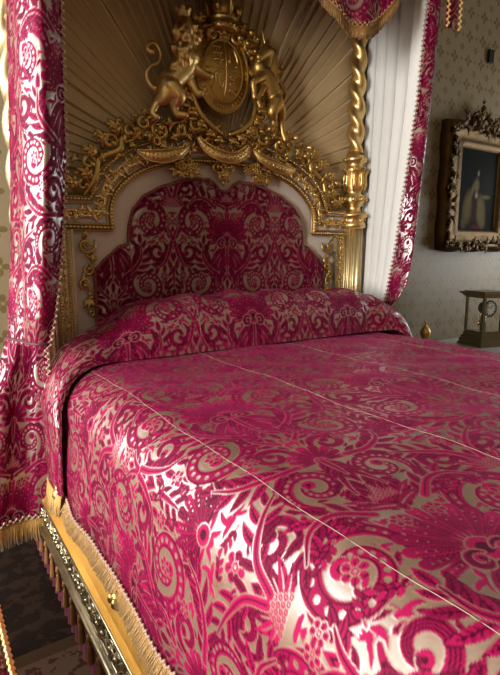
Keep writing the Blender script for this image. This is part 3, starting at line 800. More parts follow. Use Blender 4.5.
def at(u, v, d=0.):
    """point of the carving plane (u right, v up, metres) at depth d"""
    return (u, y+d, v)
# lion
mb = MB()
T([at(-.385, 2.305), at(-.35, 2.355, -.01), at(-.30, 2.405, -.015), at(-.265, 2.455, -.02), at(-.26, 2.50, -.02)], [.05, .062, .06, .066, .055], mb)                     # trunk
T([at(-.26, 2.47, -.01), at(-.27, 2.53, -.015), at(-.275, 2.575, -.02)], [.07, .07, .055], mb)                                                            # neck
mb.ball(at(-.262, 2.587, -.03), .052, (1, 1, 1.05), 14, 10); T([at(-.25, 2.585, -.045), at(-.222, 2.57, -.055), at(-.212, 2.565, -.055)], [.034, .028, .02], mb)       # head, muzzle
mb.ball(at(-.207, 2.575, -.055), .011); mb.ball(at(-.215, 2.55, -.05), .014, (1.2, 1, .8)); mb.ball(at(-.236, 2.604, -.078), .011); T([at(-.262, 2.618, -.072), at(-.232, 2.618, -.082)], [.010, .009], mb); mb.ball(at(-.285, 2.63, -.03), .015); mb.ball(at(-.25, 2.635, -.05), .013)
mb.ball(at(-.262, 2.478, -.025), .068, (1, 1, 1.1), 14, 10)
for k in range(46):                                                                                                                                      # mane locks
    a = random.uniform(0, 1); b = random.uniform(-1, 1); p = at(-.285+.045*b, 2.635-.19*a, -.04-.045*(1-abs(b)))
    T([p, (p[0]-.012+.02*b, p[1]-.012, p[2]-.03), (p[0]+.012*b, p[1]-.004, p[2]-.06)], [.015, .014, .005], mb, 1., 3)
T([at(-.255, 2.46, -.03), at(-.215, 2.425, -.05), at(-.17, 2.402, -.06), at(-.15, 2.404, -.06)], [.04, .028, .02, .021], mb)                                     # forelegs
T([at(-.255, 2.43, -.01), at(-.235, 2.36, -.02), at(-.205, 2.315, -.03), at(-.19, 2.32, -.035)], [.036, .026, .02, .02], mb)
for q in (-.012, 0, .012): mb.ball(at(-.143+abs(q)*-.4, 2.402+q, -.062), .010)
T([at(-.365, 2.33, -.02), at(-.395, 2.27, -.02), at(-.43, 2.235, -.01), at(-.452, 2.19, -.01), at(-.435, 2.17, -.02)], [.056, .045, .024, .018, .019], mb)            # hind legs
T([at(-.36, 2.32, -.035), at(-.325, 2.275, -.045), at(-.34, 2.235, -.03), at(-.325, 2.20, -.03), at(-.285, 2.196, -.04)], [.052, .042, .024, .019, .02], mb)
T([at(-.40, 2.31), at(-.445, 2.315), at(-.475, 2.36), at(-.455, 2.41), at(-.41, 2.435), at(-.395, 2.48), at(-.42, 2.52), at(-.455, 2.515), at(-.46, 2.485), at(-.44, 2.48)], [.016, .013, .012, .011, .012, .014, .02], mb)   # tail
mb.lathe([(.03, 2.63), (.036, 2.635), (.036, 2.65), (.03, 2.655), (.038, 2.69), (.03, 2.70)], (-.278, y-.03, 0), 14)
for k in range(6): a = 2*PI*k/6; mb.ball((-.278+.036*math.cos(a), y-.03+.036*math.sin(a), 2.70), .012)
fuse('lion', mb, M['bright_gold'], crest)
# unicorn
mb = MB()
T([at(.315, 2.335), at(.285, 2.39, -.015), at(.245, 2.445, -.02), at(.205, 2.49, -.02), at(.19, 2.515, -.02)], [.046, .05, .054, .056, .046], mb)
T([at(.20, 2.50, -.02), at(.225, 2.55, -.02), at(.235, 2.59, -.03)], [.05, .042, .034], mb)
T([at(.245, 2.607, -.03), at(.215, 2.60, -.045), at(.18, 2.568, -.05), at(.168, 2.558, -.05)], [.034, .033, .021, .02], mb)
mb.ball(at(.21, 2.618, -.066), .009); T([at(.215, 2.63, -.045), at(.18, 2.70, -.06)], [.010, .003], mb); T([at(.24, 2.63, -.03), at(.245, 2.665, -.03)], [.012, .004], mb); T([at(.226, 2.635, -.05), at(.226, 2.665, -.05)], [.010, .004], mb)
for k in range(12):
    t = k/11; p = at(.262+.02*t, 2.625-.14*t, -.02); T([p, (p[0]+.025, p[1]-.01, p[2]-.012), (p[0]+.03, p[1]-.005, p[2]-.045)], [.016, .014, .004], mb, 1., 3)
T([at(.20, 2.475, -.04), at(.16, 2.445, -.055), at(.125, 2.42, -.06), at(.128, 2.375, -.06), at(.133, 2.345, -.06)], [.036, .024, .018, .015, .02], mb)
T([at(.225, 2.44, -.02), at(.19, 2.39, -.04), at(.165, 2.345, -.045), at(.18, 2.305, -.045)], [.034, .023, .016, .018], mb)
T([at(.30, 2.36, -.02), at(.335, 2.305, -.02), at(.355, 2.26, -.01), at(.365, 2.20, -.01), at(.378, 2.155, -.02)], [.05, .038, .021, .017, .02], mb)
T([at(.295, 2.345, -.035), at(.265, 2.29, -.045), at(.283, 2.245, -.035), at(.272, 2.205, -.035), at(.25, 2.195, -.04)], [.046, .036, .02, .016, .019], mb)
T([at(.33, 2.36), at(.375, 2.375), at(.392, 2.42), at(.36, 2.46), at(.325, 2.495), at(.332, 2.535), at(.365, 2.53)], [.014, .012, .011, .012, .014, .017], mb)
fuse('unicorn', mb, M['gold'], crest)

# motto ribbons
def ribbon(P, W, parent, deep=.012):
    P = spl(P, 7); W = np.interp(np.linspace(0, 1, len(P)), np.linspace(0, 1, len(W)), W); mb = MB(); V = []; F = []
    for i, p in enumerate(P):
        t = Vector(P[min(i+1, len(P)-1)])-Vector(P[max(0, i-1)]); nrm = Vector((-t.z, 0, t.x)).normalized(); p = Vector(p); d = Vector((0, deep, 0)); b = Vector((0, -.007, 0))
        V += [p-nrm*W[i], p+b*1.0, p+nrm*W[i], p+nrm*W[i]+d, p-nrm*W[i]+d]
    k = 5
    for i in range(len(P)-1):
        for j in range(k): F.append((i*k+j, i*k+(j+1) % k, (i+1)*k+(j+1) % k, (i+1)*k+j))
    F.append(tuple(range(k))); F.append(tuple((len(P)-1)*k+j for j in range(k)))
    mb.add(V, F)
    for j, off in ((0, -1), (2, 1)): mb.tube([V[i*k+j] for i in range(len(P))], .004, n=5)
    for i in range(5, len(P)-5, 2):
        p, q = Vector(V[i*k]), Vector(V[i*k+2]); f = Vector((0, -.006, 0)); mb.tube([p.lerp(q, .3)+f, p.lerp(q, .5)+f*1.3, p.lerp(q, .72)+f], .0032, n=4)
    return mb.build('motto_ribbon', M['bright_gold'], parent)
yr = -.085
ribbon([(-.535, yr+.03, 2.005), (-.48, yr, 1.985), (-.40, yr-.01, 1.985), (-.32, yr-.01, 2.01), (-.245, yr+.01, 2.055)], [.006, .026, .032, .028, .008], crest)
ribbon([(-.19, yr+.02, 2.115), (-.155, yr-.005, 2.06), (-.09, yr-.03, 2.02), (-.03, yr-.035, 2.01), (.04, yr-.03, 2.025), (.11, yr-.01, 2.07), (.145, yr+.02, 2.105)], [.008, .024, .028, .028, .028, .024, .008], crest)
ribbon([(.165, yr+.02, 2.085), (.22, yr, 2.035), (.30, yr-.01, 2.0), (.39, yr-.005, 1.985), (.48, yr+.02, 1.995)], [.008, .025, .031, .026, .006], crest)

# acanthus scrollwork: base of the crest and down both flanks of the arch
mb = MB(); yc = -.045
S = [(-.40, 2.115, .055, 90, 500), (-.30, 2.13, .05, 200, -230), (-.21, 2.16, .05, -30, 400), (-.13, 2.095, .045, 160, -250), (.07, 2.11, .045, 20, 430), (.15, 2.165, .05, 210, -220), (.24, 2.14, .055, -20, 400), (.34, 2.12, .06, 160, -260), (-.50, 2.135, .04, 30, 430), (.43, 2.14, .045, 150, -250), (.385, 2.06, .04, 60, 450), (-.44, 2.06, .035, 100, -260)]
for i, (x, z, r, a0, a1) in enumerate(S):
    c_scroll(mb, x, z, r, r*.26, a0, a1, r*.26, r*.2, yc-.01*(i % 3), .035)
    for j in range(4):
        a = a0+(a1-a0)*(.06+.17*j); ar = math.radians(a); sg = 1 if a1 > a0 else -1
        c_leaf(mb, x+r*math.cos(ar), z+r*math.sin(ar), a+sg*45, r*1.25, r*.26, sg*70, yc-.01, .03, .5, 1)
random.seed(3)
for k in range(34):
    x = random.uniform(-.5, .45); z = 2.075+random.uniform(-.02, .07)+.03*(1-abs(x)/.5)
    c_leaf(mb, x, z, random.uniform(0, 180), random.uniform(.05, .09), .014, random.uniform(-90, 90), yc+.01, .025, .5, 1)
mb.build('scrollwork', M['gold'], crest)
for s in (-1, 1):
    mb = MB()
    for x, z, r, a0, a1 in ((.805, 1.822, .042, 250, -170), (.775, 1.925, .052, 270, -150), (.665, 2.035, .055, 280, -140), (.565, 2.095, .05, 300, -120)):
        if s < 0: a0, a1 = 180-a0, 180-a1
        c_scroll(mb, s*x, z, r, r*.25, a0, a1, r*.24, r*.2, -.03, .03)
        sg = 1 if a1 > a0 else -1
        for j in range(4):
            a = a0+(a1-a0)*(.05+.17*j); ar = math.radians(a)
            c_leaf(mb, s*x+r*math.cos(ar), z+r*math.sin(ar), a+sg*50, r*1.15, r*.26, sg*70, -.03, .03, .5, 1)
    mb.tube(spl([(s*.80, -.03, 1.775), (s*.745, -.045, 1.86), (s*.72, -.04, 1.95), (s*.62, -.05, 2.0), (s*.60, -.045, 2.06), (s*.50, -.05, 2.10)], 7), [.010, .018, .014, .02, .015, .012], n=7)
    for x, z, a in ((.76, 1.84, 60), (.72, 1.96, 40), (.70, 2.0, 95), (.62, 2.06, 80), (.55, 2.06, 150), (.84, 1.785, 80)): c_leaf(mb, s*x, z, a if s > 0 else 180-a, .10, .02, -s*60, -.03, .03, .5, 2)
    mb.build('flank_scroll', M['gold'], bed)
# flower clusters and pendant hanging below the ribbons
random.seed(5)
for cx, cz in ((-.27, 1.96), (.215, 1.965)):
    mb = MB()
    for k in range(24):
        a = random.uniform(0, 2*PI); r = random.uniform(0, 1)**.6
        c_flower(mb, cx+.085*r*math.cos(a), cz+.048*r*math.sin(a)-.01, random.uniform(.016, .026), -.045-.03*(1-r), 5)
    for k in range(8): c_leaf(mb, cx+random.uniform(-.06, .06), cz-.02, random.uniform(190, 350), .06, .013, random.uniform(-50, 50), -.03, .03, .5, 1)
    mb.build('flower_swag', M['gold'], crest)
mb = MB()
for s in (-1, 1):
    c_scroll(mb, CX+s*.045, 1.965, .035, .010, 90+s*60, 90+s*430, .010, .008, -.05, .02)
    c_leaf(mb, CX+s*.01, 1.95, -90+s*35, .07, .016, -s*50, -.045, .03, .5, 1)
c_leaf(mb, CX, 1.97, -90, .085, .02, 0, -.05, .03, .6, 2); mb.ball((CX, -.06, 1.885), .011, (1, 1, 1.6))
c_flower(mb, CX, 1.965, .028, -.07)
mb.build('pendant', M['gold'], crest)

# ---- side rails
for s in (-1, 1):
    y0, y1 = -2.42, -.05
    prof = [(1.04, .47), (1.075, .478), (1.085, .474), (1.105, .445), (1.125, .42), (1.14, .405), (1.14, .40), (1.10, .40), (1.04, .40)]
    V = [(s*a, yy, z) for yy in (y0, y1) for a, z in prof]; n = len(prof)
    F = [(i, (i+1) % n, n+(i+1) % n, n+i) for i in range(n)]+[tuple(range(n)), tuple(range(2*n-1, n-1, -1))]
    rail = MB().add(V, F).build('side_rail', M['rail_gold'], bed, False)
    mb = MB(); mb.box(min(s*1.05, s*1.128), max(s*1.05, s*1.128), y0, y1, .285, .40)
    random.seed(11); yy = y0+.03; k = 0
    while yy < y1-.03:                                   # leafy running ornament, seen from the side
        t = MB(); c_scroll(t, 0, 0, .026, .008, 0 if k % 2 else 180, 400 if k % 2 else -220, .008, .007, 0, .012)
        for a in (30, 150, 270): c_leaf(t, 0, 0, a+k*40, .05, .011, 50, 0, .012, .5, 1)
        c_flower(t, .03, .02*(-1)**k, .014, -.008, 5)
        mb.add([(s*(1.132-q[1]*1.0), yy+q[0], .345+q[2]) for q in t.V], t.F); yy += .062; k += 1
    for z in (.295, .392): mb.tube([(s*1.138, y0, z), (s*1.138, y1, z)], .006, n=6)
    mb.build('carved_band', M['silver_gold'], rail)
    mb = MB(); mb.box(min(s*1.05, s*1.15), max(s*1.05, s*1.15), y0, y1, .262, .285); mb.tube([(s*1.15, y0, .274), (s*1.15, y1, .274)], .010, n=8); mb.build('lower_moulding', M['silver_gold'], rail)
    # crimson skirt with gilt tassels
    yy = np.linspace(y0, y1, 500); zz = np.linspace(.268, .04, 16)
    P = np.zeros((500, 16, 3)); P[..., 1] = yy[:, None]; P[..., 2] = zz[None]; P[..., 0] = s*(1.125+.008*np.sin(yy*2*PI/.055)[:, None]*np.linspace(.2, 1, 16)[None]+.008*np.linspace(0, 1, 16)[None])
    sk = grid_obj('skirt', P, M['crimson'], rail)
    for yy in np.arange(y0+.03, y1, .11):
        mb = MB(); mb.lathe([(.004, .05), (.010, .045), (.012, .03), (.006, .018), (.010, .012), (.009, 0), (.014, -.05), (.012, -.06)], (s*1.15, yy, .205), 8); mb.build('tassel', M['bronze_fringe'], rail)
    for yy in (-.50, -1.22, -2.1):
        mb = MB(); x = 1.10
        mb.lathe([(.010, .43), (.024, .435), (.028, .45), (.018, .462), (.022, .475), (.03, .49), (.026, .51), (.016, .52), (.02, .53), (.012, .54)] if yy > -.6 else [(.010, .43), (.018, .44), (.014, .455), (.018, .465), (.008, .478)], (s*x, yy, 0), 14)
        for a in (-1, 1): mb.ball((s*(x+.012), yy+a*.016, .455), .012, (1, 1, 1.4), 6, 4)
        mb.build('rail_boss', M['bright_gold'], rail)
MB().box(-1.14, 1.14, -2.47, -2.42, .05, .47).build('foot_rail', M['rail_gold'], bed, False)

# ================================================================== BEDDING
def sp_profile():
    th = np.linspace(0, PI/2, 60); r = .19
    L = [(-1.082, .478), (-1.078, .55), (-1.070, .7), (-1.064, .78)]+[(-.870-r*math.cos(t), .812+r*math.sin(t)) for t in th]+[(-.6, 1.006), (0, 1.010), (.6, 1.006)]
    R = [(.870+r*math.sin(t), .812+r*math.cos(t)) for t in th]+[(1.064, .78), (1.07, .7), (1.082, .5)]
    return np.array(L+R)
pr = sp_profile(); L = np.concatenate([[0], np.cumsum(np.linalg.norm(np.diff(pr, axis=0), axis=1))])
arc0 = np.interp(0, pr[:, 0], L)
s_all = np.concatenate([np.arange(0, arc0-.05, .0026), np.arange(arc0-.05, arc0+.9, .0042), np.arange(arc0+.9, L[-1], .012)])
t_all = np.concatenate([np.arange(-2.42, -1.15, .0031), np.arange(-1.15, -.10, .0052)])
S_, T_ = np.meshgrid(s_all, t_all, indexing='ij')
X = np.interp(S_, L, pr[:, 0]); Z = np.interp(S_, L, pr[:, 1]); U = S_-arc0
und = .0035*np.sin(T_*9+U*3)+.003*np.sin(U*11-T_*5+1)+.0018*np.sin(T_*23+U*17)
side = np.clip((.93-Z)/.3, 0, 1); sg = np.sign(U)
fold = side*(.004*np.sin(T_*7.3+.5)+.003*np.sin(T_*17+1.7))
P = np.stack([X+sg*(fold+und*np.clip(side, 0, 1)), T_, Z+und*(1-side)], -1)
spread = grid_obj('bedspread', P, M['damask'], None, U+.07, T_+.05, .0009)
tag(spread, 'crimson and silver damask bedspread with pale seams spread over the whole bed', 'bedspread')
def on_spread(u, t):
    i = np.abs(s_all-(u+arc0)).argmin(); j = np.abs(t_all-t).argmin(); return P[i, j]
for u in (-.92, -.385, .15, .685):
    pts = [tuple(on_spread(u, t)+np.array([0, 0, .0008])) for t in np.arange(-2.41, -.4, .012)]
    mb = MB(); mb.tube(pts, .0009, n=5); mb.build('seam_cord', M['cord'], spread)
for s in (-1, 1):
    k = 0 if s < 0 else -1
    path = [tuple(P[k, j]) for j in range(0, len(t_all), 4)]
    fringe_obj('fringe', [(x+s*.006, yv, z+.012) for x, yv, z in path], .036, M['fringe'], spread, (s*.030, 0, 0), .0045)
    braid_obj('braid', [(x+s*.008, yv, z+.018) for x, yv, z in path], M['braid'], spread, .012, .007, .0055, (0, 0, 1))
xs = np.linspace(-1.06, 1.06, 300); zs = np.linspace(1.013, .48, 70); hp = pr[pr[:, 0] <= 0]; Pf = np.zeros((300, 70, 3)); Pf[..., 0] = xs[:, None]
Pf[..., 2] = np.minimum(zs[None], np.interp(-np.abs(xs), hp[:, 0], hp[:, 1])[:, None]); Pf[..., 1] = -2.42-.05*np.sqrt(np.clip(1-(np.clip(zs[None]-.95, 0, .05)/.05)**2, 0, 1))
grid_obj('foot_drop', Pf, M['damask'], spread, Pf[..., 0]+.07, Pf[..., 2]-1-2.37, .0008)

# bolster under its own damask cover, ends falling over both sides of the bed
hz = .60
bl = [(-1.098, .50), (-1.092, .75)]+[(-.868-.22*math.cos(t), .795+.22*math.sin(t)) for t in np.linspace(0, PI/2, 16)]
br = [(1.08, .50), (1.08, .75), (1.07, .90)]+[(.97+.10*math.cos(t), .915+.10*math.sin(t)) for t in np.linspace(0, PI/2, 10)]
base = np.array(bl+[(0, 1.018)]+br[::-1]); Lb = np.concatenate([[0], np.cumsum(np.linalg.norm(np.diff(base, axis=0), axis=1))]); mid = float(np.interp(0, base[:, 0][np.argsort(base[:, 0])], Lb[np.argsort(base[:, 0])]))
sb = np.linspace(0, Lb[-1], 760); ph = np.linspace(0, PI, 170)
bx = np.interp(sb, Lb, base[:, 0]); bz = np.interp(sb, Lb, base[:, 1]); tg = np.stack([np.gradient(bx), np.gradient(bz)], -1); tg /= np.linalg.norm(tg, axis=1, keepdims=True)
nrm = np.stack([-tg[:, 1], tg[:, 0]], -1); ad = np.abs(sb-mid)
hgt = np.where(sb < mid, np.interp(ad, [0, .5, .68, .80, .90, 1.0, 1.1, 1.25, 1.6], [.268, .262, .225, .155, .10, .065, .045, .03, .012]), np.interp(ad, [0, .7, .9, 1.0, 1.08, 1.2, 1.6], [.268, .258, .225, .15, .08, .04, .012]))
yc = np.interp(ad, [0, .80, 1.0, 1.2, 1.6], [-.235, -.24, -.30, -.44, -.45]); hwid = np.interp(ad, [0, .6, .85, 1.0, 1.2, 1.6], [.205, .195, .18, .165, .13, .115])
c, s_ = np.cos(ph), np.sin(ph); ce = np.sign(c)*np.abs(c)**.85; se = s_**.62
hmod = 1+.035*np.sin(sb*23)[:, None]*np.sin(ph)[None]+.03*np.sin(sb*9+1)[:, None]*np.cos(ph)[None]
H = hgt[:, None]*se[None]*hmod
crease = .008*np.exp(-((ph[None]-2.25-.12*np.sin(sb*5)[:, None])/.07)**2)+.006*np.exp(-((ph[None]-1.75-.15*np.sin(sb*4+2)[:, None])/.06)**2)
H -= crease*np.clip(1-ad/1.0, 0, 1)[:, None]
Pb = np.zeros((760, 170, 3)); Pb[..., 0] = bx[:, None]+nrm[:, 0:1]*H; Pb[..., 2] = bz[:, None]+nrm[:, 1:2]*H; Pb[..., 1] = yc[:, None]-hwid[:, None]*(-ce[None])*(-1)*-1
Pb[..., 1] = yc[:, None]+hwid[:, None]*ce[None]
vv = np.concatenate([[0], np.cumsum(np.hypot(np.diff(.2*ce), np.diff(.26*se)))])
bol = grid_obj('bolster', Pb, M['damask'], None, np.repeat((sb-mid)[:, None], 170, 1)+.07, np.repeat(-vv[None], 760, 0)+.22, .0008)
tag(bol, 'plump crimson damask covered bolster lying across the head of the bed', 'bolster')
for k in (0, -1):
    path = [tuple(Pb[k, j]) for j in range(2, 168, 4)]; s = -1 if k == 0 else 1
    fringe_obj('fringe', [(x+s*.004, yv, z+.01) for x, yv, z in path], .10, M['fringe'], bol, (s*.012, 0, 0), .0036, .0028)
for u in (-.385, .15):
    i = np.abs(sb-mid-u).argmin(); MB().tube([tuple(q+np.array([0, -.0006, .0006])) for q in Pb[i, 20:166:3]], .0009, n=5).build('seam_cord', M['cord'], bol)
# ================================================================== HANGINGS
# pleated sunburst headcloth
nth, nr = 1500, 60; th = np.linspace(-.12, PI+.12, nth); rr = np.linspace(0, 1, nr); ZC0 = 1.84
ct, st = np.cos(th), np.sin(th)
rmax = np.minimum(1.09/np.maximum(np.abs(ct), 1e-3), np.where(st > 0, 1.43/np.maximum(st, 1e-3), .2/np.maximum(-st, 1e-3)))
R = .2+(rmax[:, None]-.2)*rr[None]
npl = 58; wob = th*npl/PI+.28*np.sin(th*13)+.18*np.sin(th*29+1); fr = wob-np.floor(wob)
saw = np.where(fr < .86, .62+.38*fr/.86, np.abs(fr-.93)/.07); amp = .020+.014*np.sin(wob.astype(int)*12.9898)**2
Yp = .06-(amp*saw)[:, None]*np.clip(R/.8, .2, 1.5)
P = np.stack([R*ct[:, None], Yp, ZC0+R*st[:, None]], -1)
hc = grid_obj('headcloth', P, M['silk'])
tag(hc, 'bronze silk headcloth gathered in a sunburst of pleats behind the carved crest', 'headcloth')

# side curtains
def key_grid(keys, zs, n):
    zk = [k[0] for k in keys]; out = np.zeros((len(zs), n, 2))
    m = len(keys[0][1]); A = np.array([k[1] for k in keys])
    o = np.argsort(zk); zk = np.array(zk)[o]; A = A[o]
    C = np.stack([np.stack([np.interp(zs, zk, A[:, i, q]) for q in (0, 1)], -1) for i in range(m)], 1)
    for a in range(len(zs)):
        sp = np.array(spl([tuple(p) for p in C[a]], 12)); l = np.concatenate([[0], np.cumsum(np.linalg.norm(np.diff(sp, axis=0), axis=1))])
        q = np.linspace(0, l[-1], n)
        for k in (0, 1): out[a, :, k] = np.interp(q, l, sp[:, k])
    return out
def cloth(name, keys, zs, n, mat, parent, us=None, fold=0, nf=6, sweep=0, damask=True, uoff=0, wd=None):
    G = key_grid(keys, zs, n); g = np.linspace(0, 1, n)
    if fold:
        t = np.gradient(G, axis=1); nn = np.stack([-t[..., 1], t[..., 0]], -1); nn /= np.maximum(np.linalg.norm(nn, axis=2, keepdims=True), 1e-9)
        f = fold*(1.6*np.abs(np.sin(PI*nf*g+1.1*np.sin(4*g)))**.7-1.0+.3*np.sin(zs[:, None]*1.3+9*g)) if not damask else fold*(np.sin(2*PI*nf*g+.7*np.sin(5*g))[None]+.4*np.sin(2*PI*nf*2.3*g+1)[None])*np.sin(PI*np.clip(g*1.04, 0, 1))[None]**.5; G = G+nn*f[..., None]
    P = np.concatenate([G, np.repeat(zs[:, None, None], n, 1)], -1)
    w = np.linalg.norm(np.diff(G[0], axis=0), axis=1).sum() if wd is None else wd
    if damask: return grid_obj(name, P, mat, parent, np.repeat((g*w)[None], len(zs), 0)+uoff, P[..., 2]*1.0+.1, .0008), P
    return grid_obj(name, P, mat, parent), P
# --- left of the bed (seen from outside, its damask face towards us)
lc = thing('bed_curtain', 'crimson damask bed curtain with gold fringe, left of the headboard, tied at mid height', 'curtain', (-1.2, -.3, .2), 'bed curtains hanging beside the headboard')
KU = [(3.27, [(-1.04, .02), (-1.07, -.20), (-1.06, -.38), (-1.11, -.50), (-1.075, -.67), (-.982, -.61)]),
      (1.84, [(-1.11, -.02), (-1.145, -.20), (-1.12, -.38), (-1.16, -.49), (-1.11, -.66), (-1.018, -.60)]),
      (1.50, [(-1.14, -.08), (-1.17, -.22), (-1.14, -.37), (-1.175, -.46), (-1.13, -.61), (-1.048, -.57)]),
      (1.25, [(-1.18, -.15), (-1.205, -.26), (-1.165, -.36), (-1.175, -.42), (-1.145, -.55), (-1.078, -.53)]),
      (1.12, [(-1.20, -.19), (-1.215, -.27), (-1.18, -.35), (-1.17, -.40), (-1.145, -.47), (-1.098, -.48)])]
zs = np.arange(1.12, 3.27, .0045)
f1, PU = cloth('upper_drape', KU, zs, 210, M['damask'], lc, fold=.004, nf=4, wd=.80, uoff=-.14)
KL = [(1.16, [(-1.205, -.20), (-1.19, -.25), (-1.15, -.28), (-1.078, -.31)]), (1.05, [(-1.25, -.24), (-1.21, -.28), (-1.16, -.29), (-1.074, -.31)]),
      (.90, [(-1.33, -.27), (-1.27, -.31), (-1.19, -.29), (-1.075, -.33)]), (.21, [(-1.46, -.30), (-1.36, -.33), (-1.22, -.32), (-1.095, -.345)])]
zl = np.arange(.325, 1.17, .004)
f2, PL = cloth('lower_drape', KL, zl, 150, M['damask'], lc, fold=.004, nf=2, wd=.42, uoff=-.20)
path = [tuple(q) for q in PU[::4, -1]]; braid_obj('braid', path, M['braid'], lc, .013, .008, .006, (.8, -.6, 0))
path = [tuple(q) for q in PL[::4, -3]]; braid_obj('braid', [(x+.002, yy-.008, z) for x, yy, z in path], M['braid'], lc, .013, .008, .006, (1, 0, 0))
path = [tuple(q) for q in PL[0, ::4]]; braid_obj('braid', [(x, yy-.006, z+.012) for x, yy, z in path], M['braid'], lc, .013, .008, .006, (0, 0, 1))
fringe_obj('fringe', path, .105, M['fringe'], lc, (0, 0, 0), .0036, .0028)
tb = [tuple(q) for q in PU[4, ::6]]; mb = MB(); mb.tube([(x-.004, yy-.006, z) for x, yy, z in tb], .006, n=6); mb.build('tieback', M['crimson'], lc)
KLi = [(z, [(p[0]+.03, p[1]+.045) for p in k[:-1]]+[(k[-1][0]-.03, k[-1][1]+.02)]) for z, k in KU]
cloth('lining', KLi, np.arange(1.14, 3.27, .02), 60, M['lining'], lc, fold=.008, nf=6, damask=False)
# --- right of the bed (seen from inside: white lining, damask turned edge)
rc = thing('bed_curtain', 'bed curtain showing its white lining and crimson damask edge, right of the headboard', 'curtain', (1.2, -.2, .2), 'bed curtains hanging beside the headboard')
KR = [(3.27, [(1.105, .05), (1.135, -.10), (1.145, -.28), (1.15, -.46)]), (2.40, [(1.105, .04), (1.13, -.10), (1.14, -.26), (1.14, -.41)]), (1.89, [(1.105, .04), (1.13, -.08), (1.135, -.22), (1.13, -.355)]),
      (1.51, [(1.105, .03), (1.125, -.06), (1.13, -.19), (1.13, -.305)]), (1.17, [(1.10, .01), (1.115, -.06), (1.125, -.15), (1.125, -.24)]), (1.0, [(1.10, .0), (1.115, -.05), (1.125, -.10), (1.13, -.14)]), (.3, [(1.10, .0), (1.115, -.04), (1.125, -.08), (1.13, -.13)])]
zr = np.arange(.3, 3.27, .012)
ln, PR = cloth('lining', KR, zr, 160, M['lining'], rc, fold=.016, nf=6, damask=False)
KF = [(3.27, [(1.15, -.46), (1.21, -.49), (1.28, -.45), (1.285, -.3), (1.26, .03)]), (2.40, [(1.14, -.41), (1.20, -.45), (1.262, -.41), (1.265, -.28), (1.24, .03)]), (1.89, [(1.13, -.355), (1.175, -.42), (1.222, -.40), (1.23, -.25), (1.20, .03)]),
      (1.51, [(1.13, -.305), (1.16, -.39), (1.188, -.395), (1.20, -.2), (1.19, .02)]), (1.30, [(1.127, -.265), (1.145, -.36), (1.162, -.385), (1.18, -.2), (1.17, .02)]), (1.19, [(1.125, -.24), (1.125, -.30), (1.13, -.345), (1.155, -.17), (1.15, .0)]), (1.08, [(1.13, -.18), (1.14, -.20), (1.148, -.19), (1.15, -.10), (1.15, .0)]), (.3, [(1.13, -.13), (1.14, -.14), (1.15, -.12), (1.155, -.05), (1.15, .0)])]
fc, PF = cloth('drape', KF, np.arange(.3, 3.27, .0055), 150, M['damask'], rc, fold=.002, nf=3, wd=.75, uoff=.0)
path = [tuple(q) for q in PR[zr > 1.14][::1, -1]]; braid_obj('braid', [(x-.004, yy-.004, z) for x, yy, z in path], M['braid'], rc, .014, .009, .0065, (.7, -.7, 0))

# canopy valance
val = thing('canopy_valance', 'scalloped crimson valance with bronze fringe hanging from the canopy edge', 'valance', (0, -.55, 3.28))
xs = np.linspace(-1.17, 1.17, 520)
def low(x):
    x = abs(x)
    if x > .26: d = (x-.52); z = 2.60+(1.75*d*d if d < 0 else 2.8*d*d)
    else: z = 2.72+1.2*(x-.26)**2*0
    return min(z, 3.0)
lowz = np.array([low(x) for x in xs]); tq = np.linspace(0, 1, 120)
P = np.zeros((520, 120, 3)); P[..., 0] = xs[:, None]; P[..., 2] = 3.30+(lowz[:, None]+.06-3.30)*tq[None]; P[..., 1] = -.52+.012*np.sin(xs*30)[:, None]*tq[None]
grid_obj('front_drop', P, M['damask'], val, P[..., 0]+.02, P[..., 2], .0008)
path = [tuple(q) for q in P[:, -1]]; fringe_obj('fringe', path, .065, M['bronze_fringe'], val, (0, -.004, 0), .005, .0035, .05)
braid_obj('braid', [(x, yy-.006, z+.008) for x, yy, z in path], M['bronze_fringe'], val, .014, .007, .006, (0, 0, 1))
for s in (-1, 1):
    ys = np.linspace(-.52, .25, 160); P = np.zeros((160, 60, 3)); P[..., 0] = s*(1.285); P[..., 1] = ys[:, None]; P[..., 2] = 3.30+(3.02-3.30)*np.linspace(0, 1, 60)[None]
    grid_obj('side_drop', P, M['damask'], val, P[..., 1], P[..., 2], .0008)
    # squared tab at the outer corner, edged with gilt braid
    w = np.linspace(-.055, .055, 44); zz = np.linspace(3.30, 2.785, 150); P = np.zeros((44, 150, 3)); P[..., 0] = s*1.235+w[:, None]; P[..., 2] = zz[None]; P[..., 1] = -.555-.012*np.cos(w/.055*PI/2)[:, None]
    tab = grid_obj('corner_tab', P, M['damask'], val, np.repeat(w[:, None], 150, 1)+.12, P[..., 2])
    for a in (-.055, .055): braid_obj('braid', [(s*1.235+a, -.572, z) for z in np.linspace(3.28, 2.79, 60)], M['fringe'], tab, .016, .010, .008, (1, 0, 0))

